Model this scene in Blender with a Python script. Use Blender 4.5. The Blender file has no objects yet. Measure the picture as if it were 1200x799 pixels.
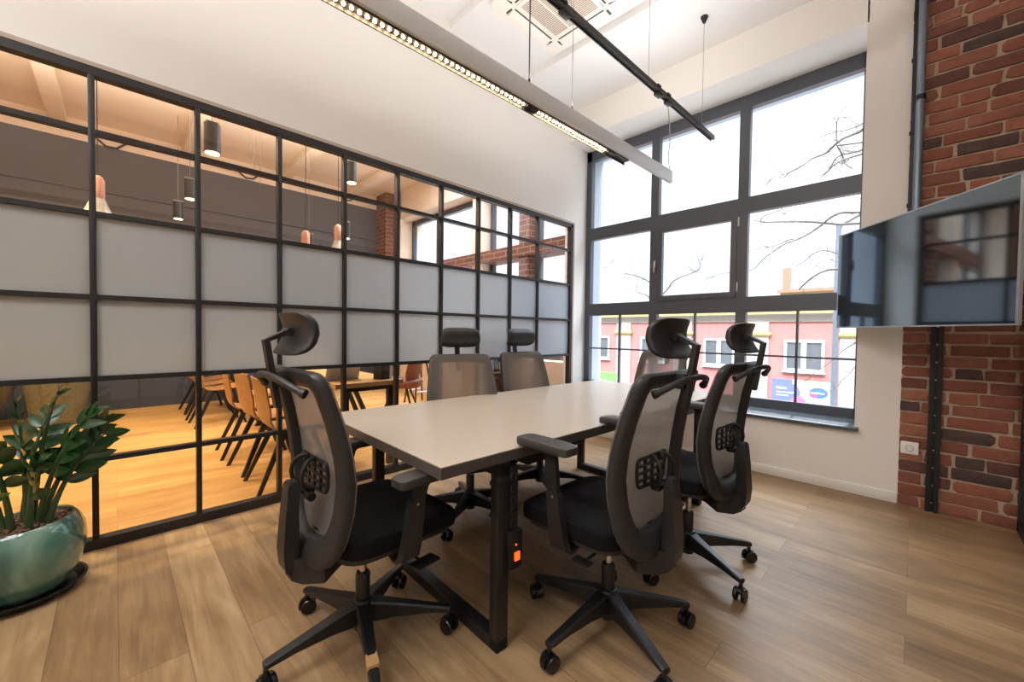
import bpy, bmesh, math, random
from mathutils import Vector, Matrix
random.seed(7)
PI = math.pi
C = bpy.context.scene.collection
sc = bpy.context.scene

# ------------------------------------------------------------------ materials
def lin(h):
    r = []
    for i in (0, 2, 4):
        c = int(h[i:i+2], 16) / 255
        r.append(c / 12.92 if c <= .04045 else ((c + .055) / 1.055) ** 2.4)
    return (r[0], r[1], r[2], 1)

def mat(name, col, rough=.5, metal=0, spec=.5, emit=None, estr=0, noise=0, nscale=8, bump=0, bscale=60, coat=0, sheen=0):
    m = bpy.data.materials.new(name); m.use_nodes = True
    nt = m.node_tree; b = nt.nodes['Principled BSDF']
    c = lin(col) if isinstance(col, str) else col
    b.inputs['Base Color'].default_value = c
    b.inputs['Roughness'].default_value = rough
    b.inputs['Metallic'].default_value = metal
    b.inputs['Specular IOR Level'].default_value = spec
    b.inputs['Coat Weight'].default_value = coat
    b.inputs['Sheen Weight'].default_value = sheen
    if emit:
        b.inputs['Emission Color'].default_value = lin(emit); b.inputs['Emission Strength'].default_value = estr
    tc = nt.nodes.new('ShaderNodeTexCoord')
    if noise:
        n = nt.nodes.new('ShaderNodeTexNoise'); n.inputs['Scale'].default_value = nscale; n.inputs['Detail'].default_value = 5
        nt.links.new(tc.outputs['Object'], n.inputs['Vector'])
        r = nt.nodes.new('ShaderNodeMapRange'); r.inputs['To Min'].default_value = 1 - noise; r.inputs['To Max'].default_value = 1 + noise
        nt.links.new(n.outputs['Fac'], r.inputs['Value'])
        h = nt.nodes.new('ShaderNodeHueSaturation'); h.inputs['Color'].default_value = c
        nt.links.new(r.outputs['Result'], h.inputs['Value']); nt.links.new(h.outputs['Color'], b.inputs['Base Color'])
    if bump:
        n = nt.nodes.new('ShaderNodeTexNoise'); n.inputs['Scale'].default_value = bscale; n.inputs['Detail'].default_value = 4
        nt.links.new(tc.outputs['Object'], n.inputs['Vector'])
        k = nt.nodes.new('ShaderNodeBump'); k.inputs['Strength'].default_value = bump; k.inputs['Distance'].default_value = .01
        nt.links.new(n.outputs['Fac'], k.inputs['Height']); nt.links.new(k.outputs['Normal'], b.inputs['Normal'])
    return m

def wood_floor(name, cols, rot, scale_bump=.08, rough=.38):
    m = bpy.data.materials.new(name); m.use_nodes = True
    nt = m.node_tree; N = nt.nodes; L = nt.links; b = N['Principled BSDF']
    tc = N.new('ShaderNodeTexCoord'); mp = N.new('ShaderNodeMapping'); mp.inputs['Rotation'].default_value = (0, 0, rot)
    L.new(tc.outputs['Object'], mp.inputs['Vector'])
    br = N.new('ShaderNodeTexBrick'); br.offset = .37; br.inputs['Scale'].default_value = 1
    br.inputs['Brick Width'].default_value = 1.35; br.inputs['Row Height'].default_value = .185
    br.inputs['Mortar Size'].default_value = .0016; br.inputs['Mortar Smooth'].default_value = .3
    br.inputs['Color1'].default_value = (0, 0, 0, 1); br.inputs['Color2'].default_value = (1, 1, 1, 1); br.inputs['Mortar'].default_value = (.5, .5, .5, 1)
    L.new(mp.outputs['Vector'], br.inputs['Vector'])
    st = N.new('ShaderNodeMapping'); st.inputs['Scale'].default_value = (1.3, 16, 1)
    L.new(mp.outputs['Vector'], st.inputs['Vector'])
    # shift the grain per plank
    ad = N.new('ShaderNodeVectorMath'); ad.operation = 'MULTIPLY_ADD'; ad.inputs[1].default_value = (7, 13, 5)
    L.new(br.outputs['Color'], ad.inputs[0]); L.new(st.outputs['Vector'], ad.inputs[2])
    n1 = N.new('ShaderNodeTexNoise'); n1.inputs['Scale'].default_value = 1.4; n1.inputs['Detail'].default_value = 8; n1.inputs['Roughness'].default_value = .62; n1.inputs['Distortion'].default_value = .8
    L.new(ad.outputs['Vector'], n1.inputs['Vector'])
    s2 = N.new('ShaderNodeMapping'); s2.inputs['Scale'].default_value = (.9, 2.6, 1)
    L.new(mp.outputs['Vector'], s2.inputs['Vector'])
    n2 = N.new('ShaderNodeTexNoise'); n2.inputs['Scale'].default_value = 1.6; n2.inputs['Detail'].default_value = 6; n2.inputs['Distortion'].default_value = 1.5
    L.new(s2.outputs['Vector'], n2.inputs['Vector'])
    cr = N.new('ShaderNodeValToRGB'); e = cr.color_ramp.elements
    e[0].position = .25; e[0].color = lin(cols[0]); e[1].position = .78; e[1].color = lin(cols[2])
    q = e.new(.5); q.color = lin(cols[1])
    mx = N.new('ShaderNodeMath'); mx.operation = 'MULTIPLY_ADD'; mx.inputs[1].default_value = .55
    L.new(n1.outputs['Fac'], mx.inputs[0])
    m3 = N.new('ShaderNodeMath'); m3.operation = 'MULTIPLY'; m3.inputs[1].default_value = .45; L.new(n2.outputs['Fac'], m3.inputs[0]); L.new(m3.outputs[0], mx.inputs[2])
    pl = N.new('ShaderNodeMath'); pl.operation = 'MULTIPLY_ADD'; pl.inputs[1].default_value = .16; L.new(br.outputs['Color'], pl.inputs[0])
    sb = N.new('ShaderNodeMath'); sb.operation = 'SUBTRACT'; sb.inputs[1].default_value = .08; L.new(mx.outputs[0], sb.inputs[0]); L.new(sb.outputs[0], pl.inputs[2])
    L.new(pl.outputs[0], cr.inputs['Fac'])
    mm = N.new('ShaderNodeMix'); mm.data_type = 'RGBA'; mm.inputs['B'].default_value = lin(cols[3])
    f = N.new('ShaderNodeMath'); f.operation = 'MULTIPLY'; f.inputs[1].default_value = .55; L.new(br.outputs['Fac'], f.inputs[0])
    L.new(f.outputs[0], mm.inputs['Factor']); L.new(cr.outputs['Color'], mm.inputs['A']); L.new(mm.outputs['Result'], b.inputs['Base Color'])
    rr = N.new('ShaderNodeMapRange'); rr.inputs['To Min'].default_value = rough - .05; rr.inputs['To Max'].default_value = rough + .12
    L.new(n1.outputs['Fac'], rr.inputs['Value']); L.new(rr.outputs['Result'], b.inputs['Roughness'])
    k = N.new('ShaderNodeBump'); k.inputs['Strength'].default_value = scale_bump; k.inputs['Distance'].default_value = .004
    L.new(n1.outputs['Fac'], k.inputs['Height']); L.new(k.outputs['Normal'], b.inputs['Normal'])
    return m

def pane_mat(name, tint=(.97, .985, 1, 1), refl=1.0):
    # thin sheet of clear glass: what is behind shows straight through, the surface mirrors by angle
    m = bpy.data.materials.new(name); m.use_nodes = True
    nt = m.node_tree; N = nt.nodes; L = nt.links; N.remove(N['Principled BSDF'])
    t = N.new('ShaderNodeBsdfTransparent'); t.inputs['Color'].default_value = tint
    g = N.new('ShaderNodeBsdfGlossy'); g.inputs['Roughness'].default_value = .0; g.inputs['Color'].default_value = (refl, refl, refl, 1)
    f = N.new('ShaderNodeFresnel'); ge = N.new('ShaderNodeNewGeometry'); ir = N.new('ShaderNodeMapRange')
    ir.inputs['To Min'].default_value = 1.5; ir.inputs['To Max'].default_value = 1 / 1.5; L.new(ge.outputs['Backfacing'], ir.inputs['Value']); L.new(ir.outputs[0], f.inputs['IOR'])
    mx = N.new('ShaderNodeMixShader'); L.new(f.outputs[0], mx.inputs[0]); L.new(t.outputs[0], mx.inputs[1]); L.new(g.outputs[0], mx.inputs[2])
    L.new(mx.outputs[0], N['Material Output'].inputs['Surface'])
    return m

def sheer_mat(name, col, through, trans, rough=.6, weave=0):
    # open or milky sheet: some straight through, some scattered through, the rest diffuse
    m = bpy.data.materials.new(name); m.use_nodes = True
    nt = m.node_tree; N = nt.nodes; L = nt.links; b = N['Principled BSDF']
    c = lin(col); b.inputs['Base Color'].default_value = c; b.inputs['Roughness'].default_value = rough
    t = N.new('ShaderNodeBsdfTransparent'); tr = N.new('ShaderNodeBsdfTranslucent'); tr.inputs['Color'].default_value = c
    m1 = N.new('ShaderNodeMixShader'); m1.inputs[0].default_value = trans; L.new(b.outputs[0], m1.inputs[1]); L.new(tr.outputs[0], m1.inputs[2])
    m2 = N.new('ShaderNodeMixShader'); m2.inputs[0].default_value = through; L.new(m1.outputs[0], m2.inputs[1]); L.new(t.outputs[0], m2.inputs[2])
    if weave:
        tc = N.new('ShaderNodeTexCoord'); w = N.new('ShaderNodeTexNoise'); w.inputs['Scale'].default_value = weave; w.inputs['Detail'].default_value = 2
        L.new(tc.outputs['Object'], w.inputs['Vector'])
        r = N.new('ShaderNodeMapRange'); r.inputs['To Min'].default_value = through - .1; r.inputs['To Max'].default_value = through + .1
        L.new(w.outputs['Fac'], r.inputs['Value']); L.new(r.outputs[0], m2.inputs[0])
    L.new(m2.outputs[0], N['Material Output'].inputs['Surface'])
    return m

def brick_tex(name, c1, c2, mortar, w=.25, h=.08):
    m = bpy.data.materials.new(name); m.use_nodes = True
    nt = m.node_tree; N = nt.nodes; L = nt.links; b = N['Principled BSDF']; b.inputs['Roughness'].default_value = .85
    tc = N.new('ShaderNodeTexCoord'); sp = N.new('ShaderNodeSeparateXYZ'); L.new(tc.outputs['Object'], sp.inputs[0])
    s = N.new('ShaderNodeMath'); L.new(sp.outputs[0], s.inputs[0]); L.new(sp.outputs[1], s.inputs[1])
    cb = N.new('ShaderNodeCombineXYZ'); L.new(s.outputs[0], cb.inputs[0]); L.new(sp.outputs[2], cb.inputs[1])
    br = N.new('ShaderNodeTexBrick'); br.inputs['Scale'].default_value = 1; br.inputs['Brick Width'].default_value = w; br.inputs['Row Height'].default_value = h
    br.inputs['Mortar Size'].default_value = .008
    br.inputs['Color1'].default_value = lin(c1); br.inputs['Color2'].default_value = lin(c2); br.inputs['Mortar'].default_value = lin(mortar)
    L.new(cb.outputs[0], br.inputs['Vector']); L.new(br.outputs['Color'], b.inputs['Base Color'])
    return m

def frost_mat():
    # satin film: scatters what lies behind it forward, with a little milky body of its own
    m = bpy.data.materials.new('frosted_film'); m.use_nodes = True
    nt = m.node_tree; N = nt.nodes; L = nt.links; b = N['Principled BSDF']
    b.inputs['Base Color'].default_value = lin('A6B4C4'); b.inputs['Roughness'].default_value = .28
    r = N.new('ShaderNodeBsdfRefraction'); r.inputs['IOR'].default_value = 1.33; r.inputs['Roughness'].default_value = .62; r.inputs['Color'].default_value = (.88, .95, 1, 1)
    tr = N.new('ShaderNodeBsdfTranslucent'); tr.inputs['Color'].default_value = (.78, .88, 1, 1)
    m1 = N.new('ShaderNodeMixShader'); m1.inputs[0].default_value = .35; L.new(r.outputs[0], m1.inputs[1]); L.new(tr.outputs[0], m1.inputs[2])
    m2 = N.new('ShaderNodeMixShader'); m2.inputs[0].default_value = .27; L.new(m1.outputs[0], m2.inputs[1]); L.new(b.outputs[0], m2.inputs[2])
    L.new(m2.outputs[0], N['Material Output'].inputs['Surface'])
    return m

M = {}
M['wall'] = mat('white_plaster', 'EFEBE5', .75, bump=.03, bscale=25)
M['ceiling'] = mat('ceiling_plaster', 'F0EFEE', .8, bump=.03, bscale=12)
M['floor'] = wood_floor('oak_floor', ('68513A', '967855', 'BEA37C', '4F3E2E'), PI / 2)
M['floor2'] = wood_floor('oak_floor_cafe', ('A27640', 'C6985A', 'DFB878', '80582F'), 0)
M['frame'] = mat('black_steel', '1B1A1B', .42, spec=.5, noise=.15, nscale=30)
M['window_frame'] = mat('anthracite_frame', '4C5058', .4, noise=.06, nscale=20)
M['glass'] = pane_mat('clear_pane')
M['glass2'] = pane_mat('partition_pane', (.9, .91, .93, 1))
M['frost'] = frost_mat()
M['bead'] = mat('beige_bead', 'B5A696', .6)
M['plastic'] = mat('charcoal_plastic', '1F1E1F', .42, bump=.04, bscale=400)
M['plastic_lt'] = mat('grey_plastic', '232223', .5, bump=.04, bscale=400)
M['pad'] = mat('arm_pad_rubber', '34312F', .45, bump=.05, bscale=500)
M['base_pl'] = mat('base_nylon', '151517', .38, bump=.04, bscale=300)
M['caster'] = mat('caster_black', '101012', .25)
M['chrome'] = mat('chrome', 'C8C4BE', .12, 1)
M['fabric'] = mat('black_seat_fabric', '0C0B0D', .92, spec=.2, bump=.15, bscale=700)
M['headrest'] = mat('headrest_shell', '1B1A1C', .4, bump=.03, bscale=300)
M['mesh'] = sheer_mat('mesh_fabric', '928B85', .15, .58, .8, weave=900)
M['table'] = mat('greige_laminate', 'BDB0A1', .27, spec=.5, noise=.02, nscale=3)
M['table_edge'] = mat('grey_edge_band', '4B4642', .5)
M['tag'] = mat('tan_sticker', 'B08A5A', .6)
M['tag_red'] = mat('seat_tag', 'C9785A', .6)
M['black'] = mat('matt_black', '0E0E10', .5)
M['screen'] = mat('tv_screen', '06080C', .05, spec=.5, coat=0); M['screen'].node_tree.nodes['Principled BSDF'].inputs['IOR'].default_value = 2.9; M['screen'].node_tree.nodes['Principled BSDF'].inputs['Specular Tint'].default_value = (.78, .9, 1, 1)
M['alu'] = mat('silver_bezel', 'B9BEC2', .3, .8)
M['led_body'] = mat('white_beam_body', 'D2D1CF', .4, .1)
M['led'] = mat('led_lens', 'FFE9C4', .4, emit='FFDDB0', estr=130)
M['led_bar'] = mat('led_reflector', '3A342E', .5, 0)
M['track'] = mat('dark_track', '3A3836', .35, .6)
M['track_lt'] = mat('grey_track', '77818E', .3, .7)
M['wire'] = mat('steel_wire', '8C8780', .3, .8)
M['ac'] = mat('ac_plastic', 'F2EBE2', .45)
M['ac_grill'] = mat('ac_grille', 'A08D7A', .6)
M['ac_dark'] = mat('ac_slot', '4A3C31', .8)
M['sill'] = mat('anthracite_sill', '4A535A', .18, spec=.7)
M['socket'] = mat('white_socket', 'EFEDE8', .35)
M['mortar'] = mat('mortar', 'C2AC94', .95, noise=.15, nscale=30, bump=.5, bscale=80)
M['orange'] = mat('orange_switch', 'FF5A20', .3, emit='FF4A14', estr=2.5)
M['leaf'] = mat('glossy_leaf', '224720', .27, spec=.6, noise=.35, nscale=9)
M['leaf2'] = mat('young_leaf', '5E8A34', .3, noise=.2, nscale=9)
M['stem'] = mat('plant_stem', '3C5230', .5, noise=.25, nscale=15)
M['pebble'] = mat('clay_pebbles', '7A5A48', .8, noise=.4, nscale=60)
M['wicker'] = mat('woven_basket', '716A4C', .85, noise=.6, nscale=55, bump=1, bscale=90)
M['slate'] = mat('slate_paint', '3A414C', .7, noise=.08, nscale=2)
M['slate_hi'] = mat('taupe_paint', '5B5A5D', .8)
M['peach'] = mat('cream_paint', 'E6D6C2', .8)
M['ply'] = mat('plywood', 'A9794A', .42, noise=.18, nscale=12)
M['tabletop'] = mat('oak_top', 'C79B62', .4, noise=.15, nscale=10)
M['cup'] = mat('copper_paint', 'C28C74', .4)
M['smoke'] = mat('grey_shade', '9A958E', .35)
M['spot'] = mat('spot_body', '2C2A28', .35)
M['lamp_on'] = mat('lamp_lens', 'FFF0C8', .4, emit='FFD890', estr=12)
M['brickpat'] = brick_tex('pier_brick', '7E5244', '69443A', '98806C')
M['red'] = mat('red_render', '9E6560', .9, noise=.08, nscale=2)
M['pale'] = mat('grey_render', '8E8883', .9, noise=.08, nscale=2)
M['cream'] = mat('cream_render', 'A29C92', .9)
M['yellow'] = mat('yellow_cornice', 'B39A58', .8)
M['upvc'] = mat('white_window', 'B4B6B8', .5)
M['curtain'] = mat('dim_room', '4B4F53', .5, noise=.3, nscale=1)
M['green'] = mat('green_sign', '5CB84A', .5)
M['banner'] = mat('banner_white', 'B6B6B4', .5)
M['banner_blue'] = mat('banner_blue', '555EA8', .5)
M['banner_pink'] = mat('banner_pink', 'D8567E', .5)
M['logo_blue'] = mat('logo_blue', '3B5BB0', .5)
M['logo_red'] = mat('logo_red', 'C8466A', .5)
M['white'] = mat('white_paint', 'F2F2F2', .5)
M['roof_green'] = mat('green_roof', '66736A', .8)
M['orange_wall'] = mat('orange_render', '8E6350', .9)
M['yellow_wall'] = mat('yellow_render', '96845F', .9, noise=.2, nscale=1)
M['bark'] = mat('bark', '4A443F', .9)
M['asphalt'] = mat('asphalt', '707070', .9, noise=.1, nscale=3)
M['exterior'] = mat('outer_render', 'B4BEC8', .8)
M['leather'] = mat('brown_leather', '6E3F2B', .5, noise=.1, nscale=10)
M['silver'] = mat('silver_lid', 'B9BDC4', .35, .3)
M['navy'] = mat('dark_blue_fabric', '1E2A44', .8)

def glaze():
    m = mat('green_glaze', '2F5A52', .1, spec=.7, coat=.7)
    nt = m.node_tree; N = nt.nodes; L = nt.links; b = N['Principled BSDF']
    tc = N.new('ShaderNodeTexCoord'); n = N.new('ShaderNodeTexNoise'); n.inputs['Scale'].default_value = 7; n.inputs['Detail'].default_value = 8; n.inputs['Distortion'].default_value = .6
    mp = N.new('ShaderNodeMapping'); mp.inputs['Scale'].default_value = (1, 1, .45); L.new(tc.outputs['Object'], mp.inputs[0]); L.new(mp.outputs[0], n.inputs['Vector'])
    cr = N.new('ShaderNodeValToRGB'); e = cr.color_ramp.elements; e[0].position = .3; e[0].color = lin('1E3F38'); e[1].position = .72; e[1].color = lin('83A492')
    q = e.new(.5); q.color = lin('4A7568')
    L.new(n.outputs['Fac'], cr.inputs[0]); L.new(cr.outputs[0], b.inputs['Base Color'])
    return m
M['glaze'] = glaze()

def brick_real():
    m = mat('old_brick', '8F4B35', .85, bump=.5, bscale=70)
    nt = m.node_tree; N = nt.nodes; L = nt.links; b = N['Principled BSDF']
    a = N.new('ShaderNodeAttribute'); a.attribute_name = 'brick'
    tc = N.new('ShaderNodeTexCoord'); n = N.new('ShaderNodeTexNoise'); n.inputs['Scale'].default_value = 22; n.inputs['Detail'].default_value = 6
    L.new(tc.outputs['Object'], n.inputs['Vector'])
    r = N.new('ShaderNodeMapRange'); r.inputs['To Min'].default_value = .7; r.inputs['To Max'].default_value = 1.3; L.new(n.outputs['Fac'], r.inputs['Value'])
    h = N.new('ShaderNodeHueSaturation'); L.new(a.outputs['Color'], h.inputs['Color']); L.new(r.outputs[0], h.inputs['Value'])
    L.new(h.outputs[0], b.inputs['Base Color'])
    return m
M['brick'] = brick_real()

# ------------------------------------------------------------------ mesh helpers
def B(): return bmesh.new()

def add_box(bm, c, s, rz=0, bev=0, seg=2, R=None):
    g = bmesh.new(); bmesh.ops.create_cube(g, size=1)
    for v in g.verts: v.co = Vector((v.co.x * s[0], v.co.y * s[1], v.co.z * s[2]))
    if bev: bmesh.ops.bevel(g, geom=list(g.edges), offset=bev, segments=seg, profile=.5, affect='EDGES')
    mt = Matrix.Translation(c) @ (R.to_4x4() if R is not None else Matrix.Rotation(rz, 4, 'Z'))
    merge(bm, g, mt); return bm

def box2(bm, a, b, bev=0):
    return add_box(bm, [(a[i] + b[i]) / 2 for i in range(3)], [abs(b[i] - a[i]) for i in range(3)], bev=bev)

def merge(bm, g, mt=None):
    g.verts.ensure_lookup_table(); idx = {}
    for v in g.verts: idx[v.index] = bm.verts.new(mt @ v.co if mt is not None else v.co)
    out = []
    for f in g.faces:
        try: out.append(bm.faces.new([idx[v.index] for v in f.verts]))
        except ValueError: pass
    g.free(); return out

def loft(bm, rings, close=True, cap=True):
    R = [[bm.verts.new(p) for p in r] for r in rings]
    n = len(R[0])
    for a, b in zip(R, R[1:]):
        for i in range(n if close else n - 1):
            j = (i + 1) % n
            try: bm.faces.new((a[i], a[j], b[j], b[i]))
            except ValueError: pass
    if cap and close:
        bm.faces.new(R[0][::-1]); bm.faces.new(R[-1])
    return bm

def tube(bm, pts, r, n=8, flat=1, cap=True):
    pts = [Vector(p) for p in pts]
    rs = r if isinstance(r, (list, tuple)) else [r] * len(pts)
    t0 = (pts[1] - pts[0]).normalized()
    up = Vector((0, 0, 1)) if abs(t0.z) < .9 else Vector((1, 0, 0))
    nrm = (up - t0 * up.dot(t0)).normalized()
    rings = []
    for i, p in enumerate(pts):
        t = ((pts[min(i + 1, len(pts) - 1)] - pts[max(i - 1, 0)])).normalized()
        nrm = (nrm - t * nrm.dot(t)).normalized(); bi = t.cross(nrm)
        rings.append([p + (nrm * math.cos(2 * PI * k / n) * flat + bi * math.sin(2 * PI * k / n)) * rs[i] for k in range(n)])
    return loft(bm, rings, cap=cap)

def cyl(bm, a, b, r, r2=None, n=20):
    return tube(bm, [a, b], [r, r if r2 is None else r2], n)

def lathe(bm, prof, c=(0, 0, 0), n=40, cap=True):
    rings = [[(c[0] + r * math.cos(2 * PI * k / n), c[1] + r * math.sin(2 * PI * k / n), c[2] + z) for k in range(n)] for r, z in prof]
    return loft(bm, rings, cap=cap)

def smooth_pts(P, k=4):
    P = [Vector(p) for p in P]; out = []
    for i in range(len(P) - 1):
        p0 = P[max(i - 1, 0)]; p1 = P[i]; p2 = P[i + 1]; p3 = P[min(i + 2, len(P) - 1)]
        for j in range(k):
            t = j / k
            out.append(.5 * ((2 * p1) + (p2 - p0) * t + (2 * p0 - 5 * p1 + 4 * p2 - p3) * t * t + (3 * p1 - p0 - 3 * p2 + p3) * t ** 3))
    out.append(P[-1]); return out

def superell(bm, a, b, c, e1=.4, e2=.4, fn=None, nu=14, nv=44, o=(0, 0, 0)):
    sg = lambda w, e: math.copysign(abs(w) ** e, w)
    rings = []
    for i in range(nu + 1):
        u = -PI / 2 + PI * (i + .02) / (nu + .04)
        ring = []
        for k in range(nv):
            v = 2 * PI * k / nv
            p = Vector((a * sg(math.cos(u), e1) * sg(math.cos(v), e2), b * sg(math.cos(u), e1) * sg(math.sin(v), e2), c * sg(math.sin(u), e1)))
            if fn: p = fn(p)
            ring.append(p + Vector(o))
        rings.append(ring)
    return loft(bm, rings)

def obj(name, bm, m=None, parent=None, sharp=35, loc=None):
    bmesh.ops.recalc_face_normals(bm, faces=bm.faces)
    me = bpy.data.meshes.new(name)
    bm.to_mesh(me); bm.free()
    me.polygons.foreach_set('use_smooth', [True] * len(me.polygons))
    me.set_sharp_from_angle(angle=math.radians(sharp))
    o = bpy.data.objects.new(name, me); C.objects.link(o)
    if m is not None: me.materials.append(m)
    if parent is not None: o.parent = parent
    if loc is not None: o.location = loc
    return o

def tag(o, label, cat, group=None, kind=None):
    o['label'] = label; o['category'] = cat
    if group: o['group'] = group
    if kind: o['kind'] = kind
    return o

def thing(name, label, cat, loc=(0, 0, 0), rz=0, group=None):
    o = bpy.data.objects.new(name, None); C.objects.link(o); o.empty_display_size = .1
    o.location = loc; o.rotation_euler = (0, 0, rz)
    return tag(o, label, cat, group)

def struct(name, bm, m, parent=None, label=None, sharp=35):
    o = obj(name, bm, m, parent, sharp)
    if parent is None:
        o['kind'] = 'structure'
    if label: o['label'] = label
    return o

def copy_tree(o, parent=None):
    c = o.copy(); C.objects.link(c)
    if parent is not None: c.parent = parent
    for ch in list(o.children): copy_tree(ch, c)
    return c

def text_mesh(name, s, size, m, parent=None, loc=(0, 0, 0), rot=(0, 0, 0), ext=.003):
    cu = bpy.data.curves.new(name, 'FONT'); cu.body = s; cu.size = size; cu.extrude = ext
    o = bpy.data.objects.new(name, cu); C.objects.link(o)
    me = bpy.data.meshes.new_from_object(o); bpy.data.objects.remove(o)
    me.materials.clear(); me.materials.append(m)
    q = bpy.data.objects.new(name, me); C.objects.link(q); q.location = loc; q.rotation_euler = rot
    if parent is not None: q.parent = parent
    return q

def rect_frame(b, x0, x1, y0, y1, z0, z1, w, wb=None, bev=0):
    wb = w if wb is None else wb
    box2(b, (x0, y0, z0), (x1, y1, z0 + wb), bev=bev); box2(b, (x0, y0, z1 - w), (x1, y1, z1), bev=bev)
    box2(b, (x0, y0, z0 + wb), (x1, y0 + w, z1 - w), bev=bev); box2(b, (x0, y1 - w, z0 + wb), (x1, y1, z1 - w), bev=bev)
def rrect(bm, hx, hy, r, z0, z1, n=8):
    P = []
    for cx, cy, a0 in ((hx - r, hy - r, 0), (-hx + r, hy - r, PI / 2), (-hx + r, -hy + r, PI), (hx - r, -hy + r, 1.5 * PI)):
        for i in range(n + 1):
            a = a0 + PI / 2 * i / n; P.append((cx + r * math.cos(a), cy + r * math.sin(a)))
    return loft(bm, [[(x, y, z1) for x, y in P], [(x, y, z0 + .012) for x, y in P], [(x * .975, y * .975, z0) for x, y in P]])
# ------------------------------------------------------------------ camera
def make_camera():
    f, ya, pi_, ro = 468.89, .789845, -.0231288, .012996
    F = Vector((math.cos(ya) * math.cos(pi_), math.sin(ya) * math.cos(pi_), math.sin(pi_)))
    r = Vector((math.sin(ya), -math.cos(ya), 0)); u = r.cross(F)
    c, s = math.cos(ro), math.sin(ro)
    r2 = c * r + s * u; u2 = -s * r + c * u
    cam = bpy.data.cameras.new('camera'); o = bpy.data.objects.new('camera', cam); C.objects.link(o)
    cam.sensor_width = 36; cam.lens = f * 36 / 1200; cam.clip_start = .02; cam.clip_end = 300
    R = Matrix((r2, u2, -F)).transposed()
    o.matrix_world = Matrix.Translation((0, 0, 1.19)) @ R.to_4x4()
    sc.camera = o
make_camera()

YP = 3.054      # glazed partition plane
XW = 3.965      # inner face of the window wall
XG = 4.36       # inner face of the window frames
YR = -.47       # glazed wall on the right
CZ = (4.0, 3.93, 3.86)

# ------------------------------------------------------------------ room shell
bm = B(); box2(bm, (-3, -3, -.12), (4.6, YP, 0)); struct('floor', bm, M['floor'])
bm = B(); box2(bm, (-3.5, YP, -.12), (4.6, 8.3, 0)); struct('floor_adjoining', bm, M['floor2'])
bm = B()
box2(bm, (-3, -3, CZ[0]), (2.18, YP, 4.2)); box2(bm, (2.18, -3, CZ[1]), (3.12, YP, 4.2)); box2(bm, (3.12, -3, CZ[2]), (4.7, YP, 4.2))
struct('ceiling', bm, M['ceiling'])
bm = B(); box2(bm, (-3.5, YP + .14, 3.97), (4.7, 8.4, 4.2))
for x in (-.6, .75, 2.1, 3.3): box2(bm, (x, YP + .14, 3.88), (x + .16, 8.1, 3.97))
struct('ceiling_adjoining', bm, M['peach'])
# wall above the partition
HZ = 2.54
bm = B(); box2(bm, (-3, YP, HZ), (4.32, YP + .14, 4.2))
box2(bm, (4.1, YP, 0), (4.7, YP + .14, HZ)); box2(bm, (4.32, YP, HZ), (4.7, YP + .14, 4.2))
struct('wall_left', bm, M['wall'])
# window wall: spandrel, beam over the window, pier to its right
bm = B()
box2(bm, (XW, .065, 0), (4.62, YP, .49))
box2(bm, (XW, .3, 3.51), (4.62, YP, CZ[2]))
box2(bm, (XW, .065, .49), (4.62, .31, CZ[2]))
struct('wall_front', bm, M['wall'])
# wall above right glazing, back wall
bm = B(); box2(bm, (-3, YR - .14, 2.6), (3.95, YR, 4.2)); struct('wall_right', bm, M['wall'])
bm = B(); box2(bm, (-3.1, -3, 0), (-2.9, YP, 4.2)); struct('wall_back', bm, M['wall'])
bm = B(); box2(bm, (-3, -3.1, 0), (3.95, -3, 4.2)); struct('wall_corridor', bm, M['wall'])
bm = B(); box2(bm, (XW - .012, .07, 0), (XW, YP, .075), bev=.003); struct('baseboard_front', bm, M['wall'])
# exterior reveals of the window
bm = B(); box2(bm, (4.43, YP, .3), (4.75, YP + .13, 3.7)); box2(bm, (4.43, .2, .3), (4.75, .3, 3.7)); box2(bm, (4.43, .3, 3.51), (4.75, YP, 3.75)); box2(bm, (4.44, .3, .3), (4.78, YP, .5))
struct('trim_1', bm, M['exterior'])
# beige bead around the partition
bm = B(); box2(bm, (-1.2, YP - .012, HZ), (4.1, YP + .02, HZ + .022)); box2(bm, (4.073, YP - .012, 0), (4.1, YP + .02, HZ))
struct('trim_2', bm, M['bead'])

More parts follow.
